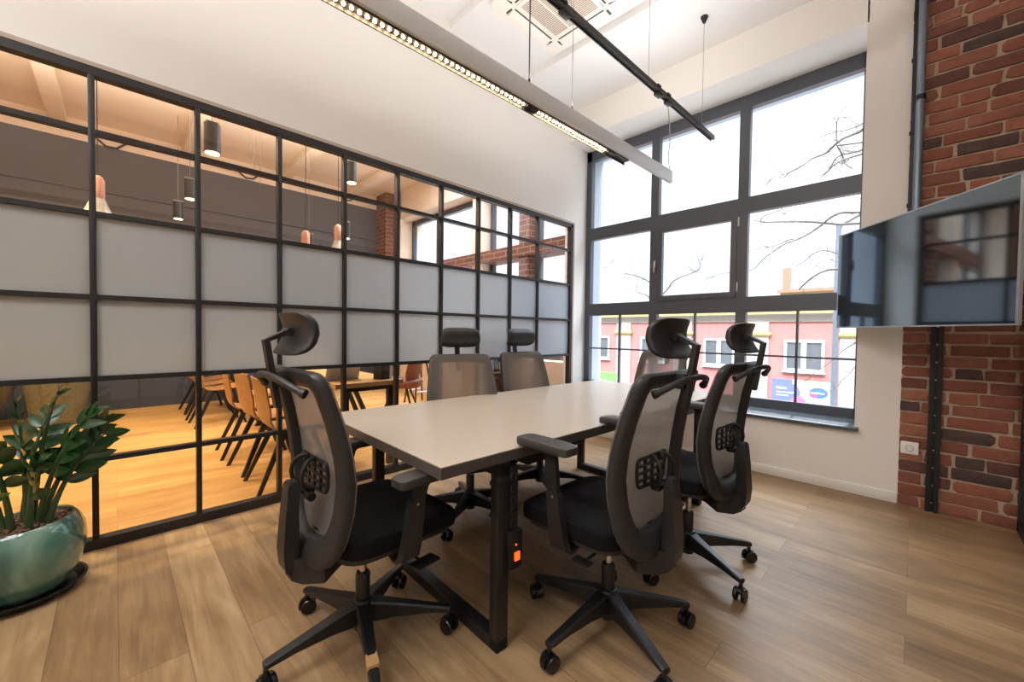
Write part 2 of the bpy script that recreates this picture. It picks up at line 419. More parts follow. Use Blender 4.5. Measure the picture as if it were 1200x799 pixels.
# ------------------------------------------------------------------ brick wall (real bricks on a mortar bed)
bm = B(); box2(bm, (XW + .008, -3, 0), (4.6, .07, 4.2)); bed = struct('wall_brick', bm, M['mortar'])
def bricks():
    rnd = random.Random(3)
    g = bmesh.new(); lay = g.loops.layers.float_color.new('brick')
    pal = ['86513F', '8D5642', '75483B', '9A6049', '644039', '8F5A48', '7C4C3F', '9C6650', '55413C', '875040', '7E4A3D', '945E4B']
    z = .004; row = 0; first_l = [.1, .2, .14, .24]
    while z < 4.0:
        h = rnd.choice((.066, .07, .073)); y = .064
        first = True
        while y > -2.2:
            L = rnd.choice((.25, .255, .26, .12, .125)) if not first else first_l[row % 4] + rnd.uniform(-.03, .03)
            y0, y1 = y, max(y - L, -2.2); y = y1 - rnd.uniform(.011, .02)
            if first: y0 = min(y0, .064); first = False
            c = lin(rnd.choice(pal)); k = rnd.uniform(.85, 1.12); c = (c[0] * k, c[1] * k, c[2] * k, 1)
            j = lambda s=.004: rnd.uniform(-s, s)
            big = rnd.random() < .12
            cr = .018 if big else .006
            pts = [(y0 - cr, z), (y0, z + cr), (y0, z + h - cr), (y0 - cr, z + h), ((y0 + y1) / 2, z + h), (y1 + cr, z + h), (y1, z + h - cr), (y1, z + cr), (y1 + cr, z), ((y0 + y1) / 2, z)]
            pts = [(a + j(), b + j(.003)) for a, b in pts]
            xo = XW - .004 + j(.003)
            cy = sum(p[0] for p in pts) / 10; cz = sum(p[1] for p in pts) / 10
            r0 = [g.verts.new((XW + .012, a, b)) for a, b in pts]
            r1 = [g.verts.new((xo + .003, a, b)) for a, b in pts]
            r2 = [g.verts.new((xo, cy + (a - cy) * .95, cz + (b - cz) * .9)) for a, b in pts]
            fs = [g.faces.new(r2)]
            for A_, B_ in ((r0, r1), (r1, r2)):
                for i in range(10): fs.append(g.faces.new((A_[i], A_[(i + 1) % 10], B_[(i + 1) % 10], B_[i])))
            for f in fs:
                for l in f.loops: l[lay] = c
        z += h + rnd.uniform(.011, .015); row += 1
    return g
struct('brick_courses', bricks(), M['brick'], bed)

# ------------------------------------------------------------------ glazed partition on the left
S = .4392; PX0 = -.0817; ZR = [2.2077, 1.7822, 1.3448, .9121, .4785]
def partition():
    t = thing('glass_partition', 'black steel grid glass partition with a band of frosted panes, along the white wall', 'partition', (0, YP, 0))
    cols = [PX0 + S * i for i in range(-3, 10)]
    fr = B()
    box2(fr, (-1.5, -.01, 2.497), (4.073, .05, HZ)); box2(fr, (-1.5, -.012, 0), (4.073, .052, .055))
    box2(fr, (4.03, -.01, 0), (4.073, .05, HZ)); obj('outer_frame', fr, M['frame'], t)
    for x in cols[:-1]:
        b = B(); box2(b, (x - .013, -.008, .05), (x + .013, .045, 2.5), bev=.002)
        o = obj('upright', b, M['frame'], t)
    for z in ZR:
        b = B(); box2(b, (-1.5, -.006, z - .013), (4.04, .043, z + .013)); obj('rail', b, M['frame'], t)
    zz = [2.5] + ZR + [.05]
    xs = cols[:-1] + [4.035]
    for i in range(len(xs) - 1):
        for r in range(6):
            b = B(); box2(b, (xs[i] + .005, .016, zz[r + 1] + .005), (xs[i + 1] - .005, .0165 if r not in (2, 3) else .022, zz[r] - .005))
            # a clear pane is one thin sheet
            if r not in (2, 3):
                b.free(); b = B()
                v = [b.verts.new(p) for p in ((xs[i] + .005, .016, zz[r + 1] + .005), (xs[i + 1] - .005, .016, zz[r + 1] + .005), (xs[i + 1] - .005, .016, zz[r] - .005), (xs[i] + .005, .016, zz[r] - .005))]
                b.faces.new(v); obj('clear_pane', b, M['glass2'], t)
            else: obj('frosted_pane', b, M['frost'], t)['label'] = 'frosted pane'
partition()
def partition_right():
    t = thing('glass_partition', 'black framed glass wall at the right edge meeting the brick wall', 'partition', (0, YR, 0))
    b = B(); box2(b, (-2.9, -.05, 2.54), (3.955, 0, 2.598)); box2(b, (-2.9, -.05, 0), (3.955, 0, .055)); box2(b, (3.9, -.05, 0), (3.955, 0, 2.6)); obj('outer_frame', b, M['frame'], t)
    for x in (3.35, 2.3, 1.25, .2, -.85):
        b = B(); box2(b, (x - .014, -.045, .05), (x + .014, -.002, 2.55)); obj('upright', b, M['frame'], t)
    for x0, x1 in ((3.36, 3.9), (2.31, 3.34), (1.26, 2.29), (.21, 1.24)):
        b = B(); b.faces.new([b.verts.new(p) for p in ((x0, -.025, .05), (x1, -.025, .05), (x1, -.025, 2.55), (x0, -.025, 2.55))]); obj('clear_pane', b, M['glass2'], t)
partition_right()

# ------------------------------------------------------------------ big window
def window():
    t = bpy.data.objects.new('window_1', None); C.objects.link(t); t['kind'] = 'structure'; t.location = (XG, 0, 0)
    t['label'] = 'tall dark grey window of nine lights facing the street'
    D = .07
    b = B()
    Y0, Y1 = .3, 3.053
    box2(b, (0, Y1 - .075, .5), (D, Y1, 3.51)); box2(b, (0, Y0, .5), (D, Y0 + .05, 3.51))
    box2(b, (0, Y0, 3.385), (D, Y1, 3.51)); box2(b, (0, Y0, .5), (D, Y1, .585))
    for y in (2.125, 1.22): box2(b, (.002, y - .046, .55), (D, y + .046, 3.45))
    for z in (2.45, 1.485): box2(b, (.001, Y0, z - .075), (D, Y1, z + .075))
    obj('window_frame', b, M['window_frame'], t)
    # opening casement in the middle light
    b = B(); rect_frame(b, -.012, .04, 1.266, 2.079, 1.56, 2.375, .055)
    s = obj('casement', b, M['window_frame'], t)
    b = B(); add_box(b, (-.018, 2.105, 1.98), (.012, .026, .07), bev=.004); add_box(b, (-.03, 2.105, 1.935), (.014, .018, .11), bev=.005); cyl(b, (-.012, 2.105, 1.985), (-.034, 2.105, 1.985), .009)
    obj('window_handle', b, M['alu'], t)
    for z in (2.3, 1.66):
        b = B(); add_box(b, (-.004, 1.254, z), (.016, .014, .09), bev=.003); obj('hinge', b, M['alu'], t)
    # thin glazing bars in the lower lights
    for y in (2.555, 1.66, .757):
        b = B(); box2(b, (.01, y - .009, .57), (.05, y + .009, 1.42)); obj('glazing_bar', b, M['window_frame'], t)
    for ya, yb in ((2.17, 2.98), (1.265, 2.08), (.35, 1.175)):
        b = B(); box2(b, (.011, ya, .986), (.049, yb, 1.004)); obj('glazing_bar', b, M['window_frame'], t)
    for ya, yb in ((2.17, 2.98), (1.265, 2.08), (.35, 1.175)):
        for za, zb in ((2.52, 3.39), (1.555, 2.38), (.58, 1.415)):
            b = B(); b.faces.new([b.verts.new(p) for p in ((.03, ya, za), (.03, yb, za), (.03, yb, zb), (.03, ya, zb))]); obj('pane', b, M['glass'], t)
    b = B(); box2(b, (3.915 - XG, .285, .478), (.0, YP - .002, .505), bev=.006); obj('window_sill', b, M['sill'], t)
window()

# ------------------------------------------------------------------ things on the brick wall
def rail(y, z0, z1, label, x=XW - .012):
    t = thing('slotted_rail', label, 'rail', (x, y, z0))
    h = z1 - z0
    b = B(); box2(b, (-.022, -.031, 0), (.0, -.006, h)); box2(b, (-.022, .006, 0), (0, .031, h)); box2(b, (-.006, -.031, 0), (0, .031, h)); obj('channel', b, M['black'], t)
    n = int(h / .12)
    b = B()
    for i in range(n): cyl(b, (-.006, 0, .06 + i * .12), (-.009, 0, .06 + i * .12), .005, n=8)
    obj('screw_row', b, M['alu'], t)['kind'] = 'stuff'
rail(-.103, 0, 1.62, 'black slotted rail running down the brick wall behind the television')
t = thing('conduit_pipe', 'dark painted pipe rising from the television up the brick wall', 'pipe', (XW - .075, .02, 1.5))
b = B(); cyl(b, (0, 0, 0), (0, 0, 2.36), .022); obj('pipe', b, M['track_lt'], t)
for z in (.5, 1.3, 2.1):
    b = B(); cyl(b, (0, 0, z), (0, 0, z + .03), .028); box2(b, (0, -.02, z), (.07, .02, z + .03)); obj('clamp', b, M['black'], t)
t = thing('cable_strip', 'thin dark cable duct in the corner between plaster and brick', 'cable duct', (XW - .006, .05, 1.3))
b = B(); box2(b, (-.012, -.013, 0), (.006, .013, 2.56)); obj('duct', b, M['frame'], t)
for z in (.3, .8, 1.3, 1.8, 2.3):
    b = B(); box2(b, (-.018, -.02, z), (.004, .02, z + .02)); obj('clip', b, M['black'], t)
# double socket
t = thing('wall_socket', 'white wall socket at the foot of the brick wall', 'socket', (XW - .008, .012, .412))
b = B(); box2(b, (-.014, -.045, -.043), (0, .045, .043), bev=.004); obj('faceplate', b, M['socket'], t)
b = B()
tube(b, [(-.016, .02 * math.cos(a), .02 * math.sin(a)) for a in [i * PI / 8 for i in range(17)]], .0022, 6)
cyl(b, (-.0142, .007, 0), (-.0155, .007, 0), .003, n=8); cyl(b, (-.0142, -.007, 0), (-.0155, -.007, 0), .003, n=8)
obj('socket_ring', b, M['bead'], t)

# television
def tv():
    Lp = Vector((3.825, .419, 0)); Rp = Vector((2.87, -.321, 0))
    d = (Lp - Rp); w = d.length; ang = math.atan2(d.y, d.x)
    c = (Lp + Rp) / 2
    t = thing('television', 'large wall mounted flat television with thin silver edge, swivelled from the brick wall', 'television', (c.x, c.y, 1.25), ang)
    # local x along the width, local +y faces the table
    H = .682; w2 = w / 2
    b = B(); box2(b, (-w2, -.014, 0), (w2, -.002, H), bev=.002); box2(b, (-w2 * .55, -.05, .08), (w2 * .55, -.014, .42), bev=.012); obj('body', b, M['black'], t)
    b = B()
    e = .007
    box2(b, (-w2, -.012, H - e), (w2, .002, H + .001)); box2(b, (-w2, -.012, -.001), (w2, .002, e))
    box2(b, (-w2 - .001, -.012, 0), (-w2 + e * 1.6, .002, H)); box2(b, (w2 - e, -.012, 0), (w2 + .001, .002, H))
    obj('bezel', b, M['alu'], t)
    b = B(); box2(b, (-w2 + e * 1.6, -.003, e), (w2 - e, .0005, H - e)); obj('screen', b, M['screen'], t)
    b = B(); box2(b, (-.15, -.068, .12), (.15, -.05, .38), bev=.004); obj('mounting_plate', b, M['black'], t)
    inv = Matrix.Rotation(-ang, 3, 'Z')
    W = lambda x, y, z: inv @ (Vector((x, y, z)) - Vector((c.x, c.y, 1.25)))
    b = B(); tube(b, [W(3.945, -.103, 1.5), W(3.72, -.25, 1.5), Vector((0, -.06, .25))], .018, 8); add_box(b, W(3.935, -.103, 1.5), (.03, .14, .22), rz=-ang); obj('swivel_arm', b, M['black'], t)
tv()

# ------------------------------------------------------------------ ceiling things
ROT = -.028
def led_beam():
    t = thing('linear_lamp', 'long pale grey beam lamp with a row of lit lenses, hung over the table', 'lamp', (3.81, 1.70, 2.64), PI + ROT)
    # local x runs from the end near the window back over the table
    Ln = 5.6
    b = B(); box2(b, (0, -.016, 0), (Ln, .016, .112), bev=.002); obj('beam', b, M['led_body'], t)
    b = B(); box2(b, (.75, -.05, -.012), (Ln, -.006, .022)); box2(b, (.75, -.054, -.032), (Ln, -.047, .01)); o = obj('light_bar', b, M['led_bar'], t)
    for k in range(98):
        x = 1.0 + k * .036
        b = B(); cyl(b, (x, -.028, -.0125), (x, -.028, -.016), .0078, n=10); q = obj('lens', b, M['led'], t)
    for x in (1.0, 1.9):
        b = B(); box2(b, (x - .05, -.052, -.02), (x + .05, -.01, -.008)); obj('clip', b, M['track'], t)
    def hang(x, zt, m, r):
        b = B(); cyl(b, (x, 0, .11), (x, 0, zt - 2.64), r, n=6); cyl(b, (x, 0, .11), (x, 0, .14), .008, n=8); obj('suspension_wire', b, m, t)
    hang(1.52, CZ[1], M['wire'], .0022); hang(1.95, CZ[0], M['track'], .0045); hang(4.4, CZ[0], M['wire'], .003)
led_beam()
def track():
    t = thing('lighting_track', 'dark slim lighting track hung beside the beam lamp', 'lighting track', (3.78, 1.315, 2.91), PI + ROT)
    Ln = 5.2
    b = B()
    box2(b, (0, -.018, .018), (Ln, .018, .036)); box2(b, (0, -.018, 0), (Ln, -.011, .02)); box2(b, (0, .011, 0), (Ln, .018, .02)); box2(b, (0, -.003, .004), (Ln, .003, .02))
    obj('track_profile', b, M['track'], t)
    for x in (.85, 1.0, 2.05):
        b = B(); add_box(b, (x, 0, -.004), (.07, .045, .03), bev=.006); add_box(b, (x + .03, 0, .035), (.05, .05, .016), bev=.004); obj('adapter', b, M['black'], t)
    for x, zt in ((.24, CZ[2]), (1.15, CZ[1]), (2.0, CZ[1]), (4.2, CZ[0])):
        b = B(); cyl(b, (x, 0, .03), (x, 0, zt - 2.91), .0016, n=6); cyl(b, (x, 0, .03), (x, 0, .05), .009, n=8); obj('suspension_wire', b, M['wire'], t)
        b = B(); lathe(b, [(.012, zt - 2.91 - .05), (.03, zt - 2.91 - .004), (.03, zt - 2.91)], (x, 0, 0), 16); obj('ceiling_cap', b, M['black'], t)
track()
t = thing('hanging_cable', 'thin cable draped from the lighting track to the end of the beam lamp', 'cable', (3.79, 1.70, 2.752))
b = B(); tube(b, smooth_pts([(0, 0, .002), (-.22, -.08, .03), (-.55, -.24, .06), (-.87, -.36, .155)], 6), .0035, 6); obj('cable', b, M['wire'], t)

def ac():
    t = thing('air_conditioner', 'square white ceiling air conditioner cassette with a beige grille', 'air conditioner', (2.615, 2.13, CZ[1]), 0)
    h = .43
    b = B(); rrect(b, h, h, .09, -.06, 0)
    obj('panel', b, M['ac'], t)
    b = B()
    for k in range(4):
        a = k * PI / 2; R = Matrix.Rotation(a, 3, 'Z')
        p = R @ Vector((h * .77, 0, -.066)); add_box(b, p, (.075, h * 1.15, .012), R=R @ Matrix.Rotation(.25, 3, 'Y'), bev=.004)
    obj('louvre', b, M['ac'], t)
    b = B()
    for k in range(4):
        a = k * PI / 2; R = Matrix.Rotation(a, 3, 'Z')
        for s in (-1, 1):
            add_box(b, R @ Vector((h * .77, s * h * .6, -.062)), (.06, .012, .008), R=R)
        add_box(b, R @ Vector((h * .66, 0, -.0605)), (.012, h * 1.1, .004), R=R)
    obj('air_slots', b, M['ac_dark'], t)
    b = B(); add_box(b, (0, 0, -.064), (h * 1.2, h * 1.2, .012), bev=.004); obj('grille_frame', b, M['ac'], t)
    b = B(); add_box(b, (0, 0, -.0705), (h * 1.04, h * 1.04, .003)); gr = obj('grille_mesh', b, M['ac_grill'], t)
    b = B()
    for i in range(26):
        x = -h * .52 + h * 1.04 * (i + .5) / 26
        add_box(b, (x, 0, -.0735), (.004, h * 1.04, .004))
    for y in (-h * .17, h * .17): add_box(b, (0, y, -.0745), (h * 1.04, .012, .005))
    obj('grille_bars', b, M['ac'], t)
ac()

# ------------------------------------------------------------------ table
def table():
    t = thing('meeting_table', 'long greige topped meeting table on black steel loop legs', 'table', (.741, 1.063, 0), -.025)
    W, Lg = 1.09, 2.42
    b = B(); box2(b, (0, 0, .7075), (Lg, W, .746)); obj('edge_band', b, M['table_edge'], t)
    b = B(); box2(b, (0, 0, .746), (Lg, W, .75)); obj('table_top', b, M['table'], t)
    for k, x in enumerate((.248, Lg - .30)):
        b = B(); y0, y1 = .0, W - .02
        if k == 1: y0 = .02
        for y in (y0, y1 - .045): box2(b, (x, y, 0), (x + .054, y + .045, .7), bev=.002)
        box2(b, (x, y0, 0), (x + .054, y1, .045), bev=.002); box2(b, (x, y0, .66), (x + .054, y1, .7075))
        obj('leg', b, M['frame'], t)
    b = B()
    for y in (.22, W - .26): box2(b, (.25, y, .665), (Lg - .25, y + .04, .7074))
    obj('under_frame', b, M['frame'], t)
    for x in (.35, Lg - .6):
        b = B(); loft(b, [[(x, .012, .7), (x + .3, .012, .7), (x + .24, .012, .665), (x + .06, .012, .665)], [(x, .05, .7), (x + .3, .05, .7), (x + .24, .05, .665), (x + .06, .05, .665)]])
        obj('bracket', b, M['frame'], t)
table()
def power_strip():
    t = thing('power_strip', 'black power strip with a glowing orange switch fixed to the table leg', 'power strip', (1.046, 1.055, .30), -.025)
    b = B(); box2(b, (0, 0, .14), (.044, .045, .385), bev=.006); obj('strip_body', b, M['black'], t)
    b = B(); box2(b, (-.014, -.022, 0), (.05, .04, .145), bev=.008); obj('switch_box', b, M['black'], t)
    b = B(); box2(b, (.006, -.028, .035), (.03, -.02, .066), bev=.002); obj('rocker_switch', b, M['orange'], t)
    b = B(); cyl(b, (.013, -.021, .095), (.013, -.025, .095), .0035, n=10); obj('pilot_light', b, M['orange'], t)
    for k in range(5):
        b = B(); z = .165 + k * .045
        tube(b, [(.017 + .014 * math.cos(a), -.002, z + .014 * math.sin(a)) for a in [i * PI / 6 for i in range(13)]], .0025, 6); cyl(b, (.017, 0, z), (.017, -.004, z), .003, n=8)
        obj('outlet', b, M['plastic_lt'], t)
    for z in (.2, .32):
        b = B(); box2(b, (-.062, -.004, z), (.036, .047, z + .014)); obj('strap', b, M['frame'], t)
power_strip()
# ------------------------------------------------------------------ office chair (x forward, y to its left)
def interp(T, z):
    if z <= T[0][0]: return T[0][1]
    for (a, u), (b, v) in zip(T, T[1:]):
        if z <= b:
            t = (z - a) / (b - a); t = t * t * (3 - 2 * t) if False else t
            return u + (v - u) * t
    return T[-1][1]
PROF = [(.36, -.225), (.42, -.2), (.5, -.178), (.6, -.163), (.7, -.162), (.8, -.174), (.9, -.194), (1.0, -.222), (1.07, -.245)]
HALF = [(.36, .15), (.42, .195), (.5, .222), (.62, .24), (.75, .246), (.9, .24), (1.03, .222), (1.07, .215)]
def back_x(y, z): return interp(PROF, z) + .32 * y * y

def round_loop(pts, k=5, sub=7):
    # pts: (y, z, radius)
    n = len(pts); out = []; arcs = []
    for i in range(n):
        p0 = Vector(pts[i - 1][:2]); p = Vector(pts[i][:2]); p1 = Vector(pts[(i + 1) % n][:2]); r = pts[i][2]
        a = p + (p0 - p).normalized() * r; c = p + (p1 - p).normalized() * r
        arcs.append([a * (1 - t) ** 2 + p * 2 * t * (1 - t) + c * t * t for t in [j / k for j in range(k + 1)]])
    for i in range(n):
        out += arcs[i]
        a = arcs[i][-1]; c = arcs[(i + 1) % n][0]
        for j in range(1, sub): out.append(a + (c - a) * j / sub)
    return out

def star_leg():
    # one arm pointing along +x
    def ring(x, hw, zt, zb, ch=.006): return [(x, -hw + ch, zb), (x, hw - ch, zb), (x, hw, zb + ch), (x, hw, zt - ch), (x, hw - ch, zt), (x, -hw + ch, zt), (x, -hw, zt - ch), (x, -hw, zb + ch)]
    b = B(); loft(b, [ring(.0, .03, .162, .085), ring(.05, .027, .158, .082), ring(.12, .022, .145, .088), ring(.24, .018, .122, .088), ring(.315, .017, .108, .082), ring(.332, .015, .104, .082)])
    return b

def make_chair(arm_z, label, dz=0):
    t = thing('office_chair', label, 'office chair')
    # star base
    b = B(); lathe(b, [(.03, .052), (.033, .06), (.04, .085), (.04, .155), (.034, .168), (.03, .17)], n=24); base = obj('star_base', b, M['base_pl'], t)
    for k in range(5):
        a = k * 2 * PI / 5
        l = obj('base_leg', star_leg(), M['base_pl'], base); l.rotation_euler = (0, 0, a)
    for k in range(5):
        a = k * 2 * PI / 5; px, py = .325 * math.cos(a), .325 * math.sin(a); sw = a + [.9, 2.3, -1.1, .3, 2.9][k]
        c = B(); cyl(c, (0, 0, .03), (0, 0, .088), .0085, n=10)
        def hood(c):
            rr = []
            for s in (-.010, .010):
                rr.append([( .033 * math.cos(q), s, .030 + .033 * math.sin(q)) for q in [i * PI / 9 for i in range(-1, 8)]] + [(.0, s, .03)])
            loft(c, rr)
        hood(c)
        co = obj('caster', c, M['caster'], t); co.location = (px, py, 0); co.rotation_euler = (0, 0, sw)
        for s in (-1, 1):
            w = B(); lathe(w, [(.006, 0), (.022, .001), (.0285, .003), (.03, .008), (.03, .014), (.027, .018), (.012, .02), (.006, .0195)], n=24)
            wo = obj('wheel', w, M['caster'], co); wo.rotation_euler = (-s * PI / 2, 0, 0); wo.location = (-.004, s * .007, .03)
    # gas lift
    b = B(); lathe(b, [(.0265, .16), (.0265, .262), (.023, .268), (.016, .268)], n=24); obj('lift_sleeve', b, M['base_pl'], t)
    b = B(); cyl(b, (0, 0, .25), (0, 0, .40 + dz), .014, n=20); obj('gas_lift', b, M['chrome'], t)
    Z = dz
    # mechanism under the seat
    b = B(); add_box(b, (.0, 0, .4 + Z), (.26, .15, .045), bev=.012); add_box(b, (.0, 0, .38 + Z), (.1, .09, .03), bev=.01); add_box(b, (.03, 0, .418 + Z), (.06, .44, .02), bev=.005)
    mech = obj('mechanism', b, M['black'], t)
    b = B(); tube(b, [(.08, -.06, .392 + Z), (.085, -.2, .378 + Z), (.09, -.235, .374 + Z)], .0055, 8); add_box(b, (.1, -.262, .37 + Z), (.1, .055, .008), rz=.1, bev=.003); obj('lever', b, M['black'], mech)
    b = B(); tube(b, [(-.05, .06, .392 + Z), (-.05, .22, .385 + Z)], .0055, 8); add_box(b, (-.045, .235, .384 + Z), (.07, .04, .008), bev=.003); obj('lever', b, M['black'], mech)
    b = B(); tube(b, [(-.13, -.1, .405 + Z), (-.20, -.1, .33 + Z), (-.26, .0, .31 + Z), (-.20, .1, .33 + Z), (-.13, .1, .405 + Z)][:0] or [(.02, .08, .385 + Z), (.1, .2, .37 + Z)], .004, 6); obj('tilt_rod', b, M['black'], mech)
    # seat
    def sd(p):
        if p.x > .08: p.z -= .9 * (p.x - .08) ** 2
        p.z += .10 * p.y * p.y
        p.x *= 1 - .25 * (p.y / .25) ** 2 * (.5 if p.x > 0 else .9) * .35
        return p
    b = B(); superell(b, .238, .246, .042, .34, .32, sd, o=(.062, 0, .472 + Z), nu=16, nv=60); obj('seat', b, M['fabric'], t)
    b = B(); superell(b, .225, .232, .02, .35, .35, sd, o=(.055, 0, .434 + Z), nv=48); obj('seat_pan', b, M['plastic_lt'], t)
    # back frame
    outer = [(-.214, 1.06, .05), (-.258, .72, .12), (-.205, .43, .09), (0, .392, .1), (.205, .43, .09), (.258, .72, .12), (.214, 1.06, .05)]
    inner = [(-.155, 1.005, .03), (-.190, .72, .12), (-.138, .51, .07), (0, .482, .06), (.138, .51, .07), (.190, .72, .12), (.155, 1.005, .03)]
    mid = lambda A, B_, f: [(a[0] + (b_[0] - a[0]) * f, a[1] + (b_[1] - a[1]) * f, a[2] + (b_[2] - a[2]) * f) for a, b_ in zip(A, B_)]
    secs = [(inner, -.012), (inner, -.0), (mid(outer, inner, .15), .002), (outer, -.006), (outer, -.02), (mid(outer, inner, .12), -.033), (mid(outer, inner, .55), -.038), (mid(outer, inner, .93), -.03)]
    loops = []
    for o_, dx in secs:
        loops.append([(back_x(y, z) + dx, y, z + Z) for y, z in round_loop(o_)])
    b = B(); V = [[b.verts.new(p) for p in L_] for L_ in loops]; n = len(V[0]); m_ = len(V)
    for i in range(m_):
        for k in range(n): b.faces.new((V[i][k], V[i][(k + 1) % n], V[(i + 1) % m_][(k + 1) % n], V[(i + 1) % m_][k]))
    fr = obj('back_frame', b, M['plastic_lt'], t, sharp=50)
    # mesh stretched over the front of the frame
    b = B(); lp = round_loop(mid(outer, inner, .06)); cen = Vector((0, .73)); rings = []
    for f in (1, .985, .85, .7, .5, .3, .12):
        rings.append([(back_x((p[0]) * f, cen[1] + (p[1] - cen[1]) * f) + .006 - (.004 if f == 1 else 0), p[0] * f, cen[1] + (p[1] - cen[1]) * f + Z) for p in lp])
    V = [[b.verts.new(p) for p in r] for r in rings]
    for a_, c_ in zip(V, V[1:]):
        for k in range(n): b.faces.new((a_[k], a_[(k + 1) % n], c_[(k + 1) % n], c_[k]))
    b.faces.new(V[-1]); obj('back_mesh', b, M['mesh'], t)
    # lumbar pad with slots and its bow
    b = B()
    def bx(y0, y1, z0, z1):
        n_ = 6; r1 = []
        for i in range(n_ + 1):
            y = y0 + (y1 - y0) * i / n_; zc = (z0 + z1) / 2; x = back_x(y, zc) - .012
            r1.append([(x, y, z0 + Z), (x, y, z1 + Z), (x - .008, y, z1 + Z), (x - .008, y, z0 + Z)])
        loft(b, r1)
    lz = .695
    rl = round_loop([(-.105, lz + .052, .02), (-.095, lz - .052, .02), (.095, lz - .052, .02), (.105, lz + .052, .02)], 4, 4)
    tube(b, [(back_x(y, z) - .014, y, z + Z) for y, z in rl] + [(back_x(*rl[0]) - .014, rl[0][0], rl[0][1] + Z)], .0065, 8)
    for q in (-.026, 0.0, .026): bx(-.095, .095, lz + q - .004, lz + q + .004)
    for y in (-.05, 0, .05): bx(y - .006, y + .006, lz - .05, lz + .05)
    lum = obj('lumbar_pad', b, M['black'], t)
    b = B()
    for s in (-1, 1):
        pts = [(back_x(0, lz) - .03, s * .035, lz + .03 + Z)] + [(back_x(0, lz) - .03 - .045 * math.sin(q), s * (.03 + .02 * math.sin(q)), lz + .005 + .055 * math.cos(q) + Z) for q in [i * PI / 8 for i in range(0, 9)]]
        tube(b, pts, .007, 8)
    add_box(b, (back_x(0, lz) - .045, 0, lz - .055 + Z), (.035, .07, .022), bev=.006)
    cyl(b, (back_x(0, lz) - .05, -.07, lz - .06 + Z), (back_x(0, lz) - .05, -.035, lz - .06 + Z), .014, n=14)
    obj('lumbar_bow', b, M['black'], lum)
    # spine: from the mechanism back and up
    b = B()
    def rg(x, z, hy, hx, tilt=0): return [(x - hx, -hy, z - tilt + Z), (x + hx, -hy, z + tilt + Z), (x + hx, hy, z + tilt + Z), (x - hx, hy, z - tilt + Z)]
    loft(b, [rg(-.235, .352, .03, .016), rg(-.256, .40, .034, .024), rg(-.262, .46, .036, .024), rg(-.258, .58, .032, .02), rg(-.252, .672, .026, .017), rg(-.250, .682, .022, .012)])
    obj('spine', b, M['plastic'], t)
    b = B()
    def rr(x, hy, z0, z1): return [(x, -hy, z0 + Z), (x, hy, z0 + Z), (x, hy, z1 + Z), (x, -hy, z1 + Z)]
    loft(b, [rr(-.03, .075, .385, .42), rr(-.12, .08, .372, .405), rr(-.19, .12, .36, .41), rr(-.235, .05, .345, .43), rr(-.262, .03, .36, .43)])
    obj('cradle', b, M['plastic'], t)
    # arms
    for s in (1, -1):
        b = B()
        def ar(x, y, z, hx, hy, tx=0): return [(x - hx, y - hy, z + Z), (x + hx, y - hy, z + tx + Z), (x + hx, y + hy, z + tx + Z), (x - hx, y + hy, z + Z)]
        loft(b, [ar(.03, s * .20, .408, .035, .012), ar(.03, s * .235, .395, .036, .012), ar(.032, s * .262, .412, .036, .014), ar(.036, s * .27, .45, .034, .015), ar(.05, s * .274, .56, .03, .015), ar(.056, s * .275, .61, .028, .014)])
        arm = obj('armrest', b, M['plastic'], t)
        b = B(); q = arm_z - .03 - Z
        loft(b, [ar(.05, s * .275, .56, .022, .010), ar(.07, s * .278, q - .02, .026, .010), ar(.078, s * .278, q + .004, .036, .016)]); obj('arm_post', b, M['plastic'], arm)
        b = B(); cyl(b, (.05, s * .286, .6 + Z), (.05, s * .293, .6 + Z), .005, n=10); obj('arm_screw', b, M['chrome'], arm)
        b = B()
        def pdm(p):
            p.z -= .12 * max(0, abs(p.x) - .07) ** 1.2; p.y += -s * .25 * p.x * p.x; return p
        superell(b, .126, .043, .018, .28, .3, pdm, nu=10, nv=44, o=(.1, s * .278, arm_z - .014)); obj('arm_pad', b, M['pad'], arm)
    # headrest
    st = B()
    def bar(P, hy, hx):
        P = [Vector(p) for p in P]; rings = []
        for i, p in enumerate(P):
            d_ = (P[min(i + 1, len(P) - 1)] - P[max(i - 1, 0)]).normalized(); nn = Vector((-d_.z, 0, d_.x))
            if 0 < i < len(P) - 1:
                a_ = (P[i] - P[i - 1]).normalized(); k = 1 / max(.5, abs(Vector((-a_.z, 0, a_.x)).dot(nn)))
            else: k = 1
            rings.append([p + nn * hx * k + Vector((0, -hy, Z)), p + nn * hx * k + Vector((0, hy, Z)), p - nn * hx * k + Vector((0, hy, Z)), p - nn * hx * k + Vector((0, -hy, Z))])
        loft(st, rings)
    bar([(-.293, 0, .935), (-.302, 0, .99), (-.327, 0, 1.152), (-.262, 0, 1.182)], .0165, .0085)
    cyl(st, (-.262, -.028, 1.18 + Z), (-.262, .028, 1.18 + Z), .013, n=14)
    obj('headrest_stem', st, M['plastic'], t)
    b = B(); add_box(b, (-.272, 0, 1.028 + Z), (.06, .062, .052), bev=.006); obj('headrest_clamp', b, M['black'], t)
    b = B()
    def hd(p):
        p.x += -7.5 * p.z * p.z + .5 * p.y * p.y - .9 * p.y * p.y * (1 if abs(p.y) > .1 else 0) * 0
        p.y *= 1 + (-.9 * p.z if p.z < 0 else -.5 * p.z)
        p.x += .12 * p.z
        return p
    superell(b, .021, .138, .070, .45, .55, hd, nu=20, nv=52, o=(-.232, 0, 1.175 + Z)); obj('headrest', b, M['headrest'], t, sharp=60)
    # coat bow
    b = B()
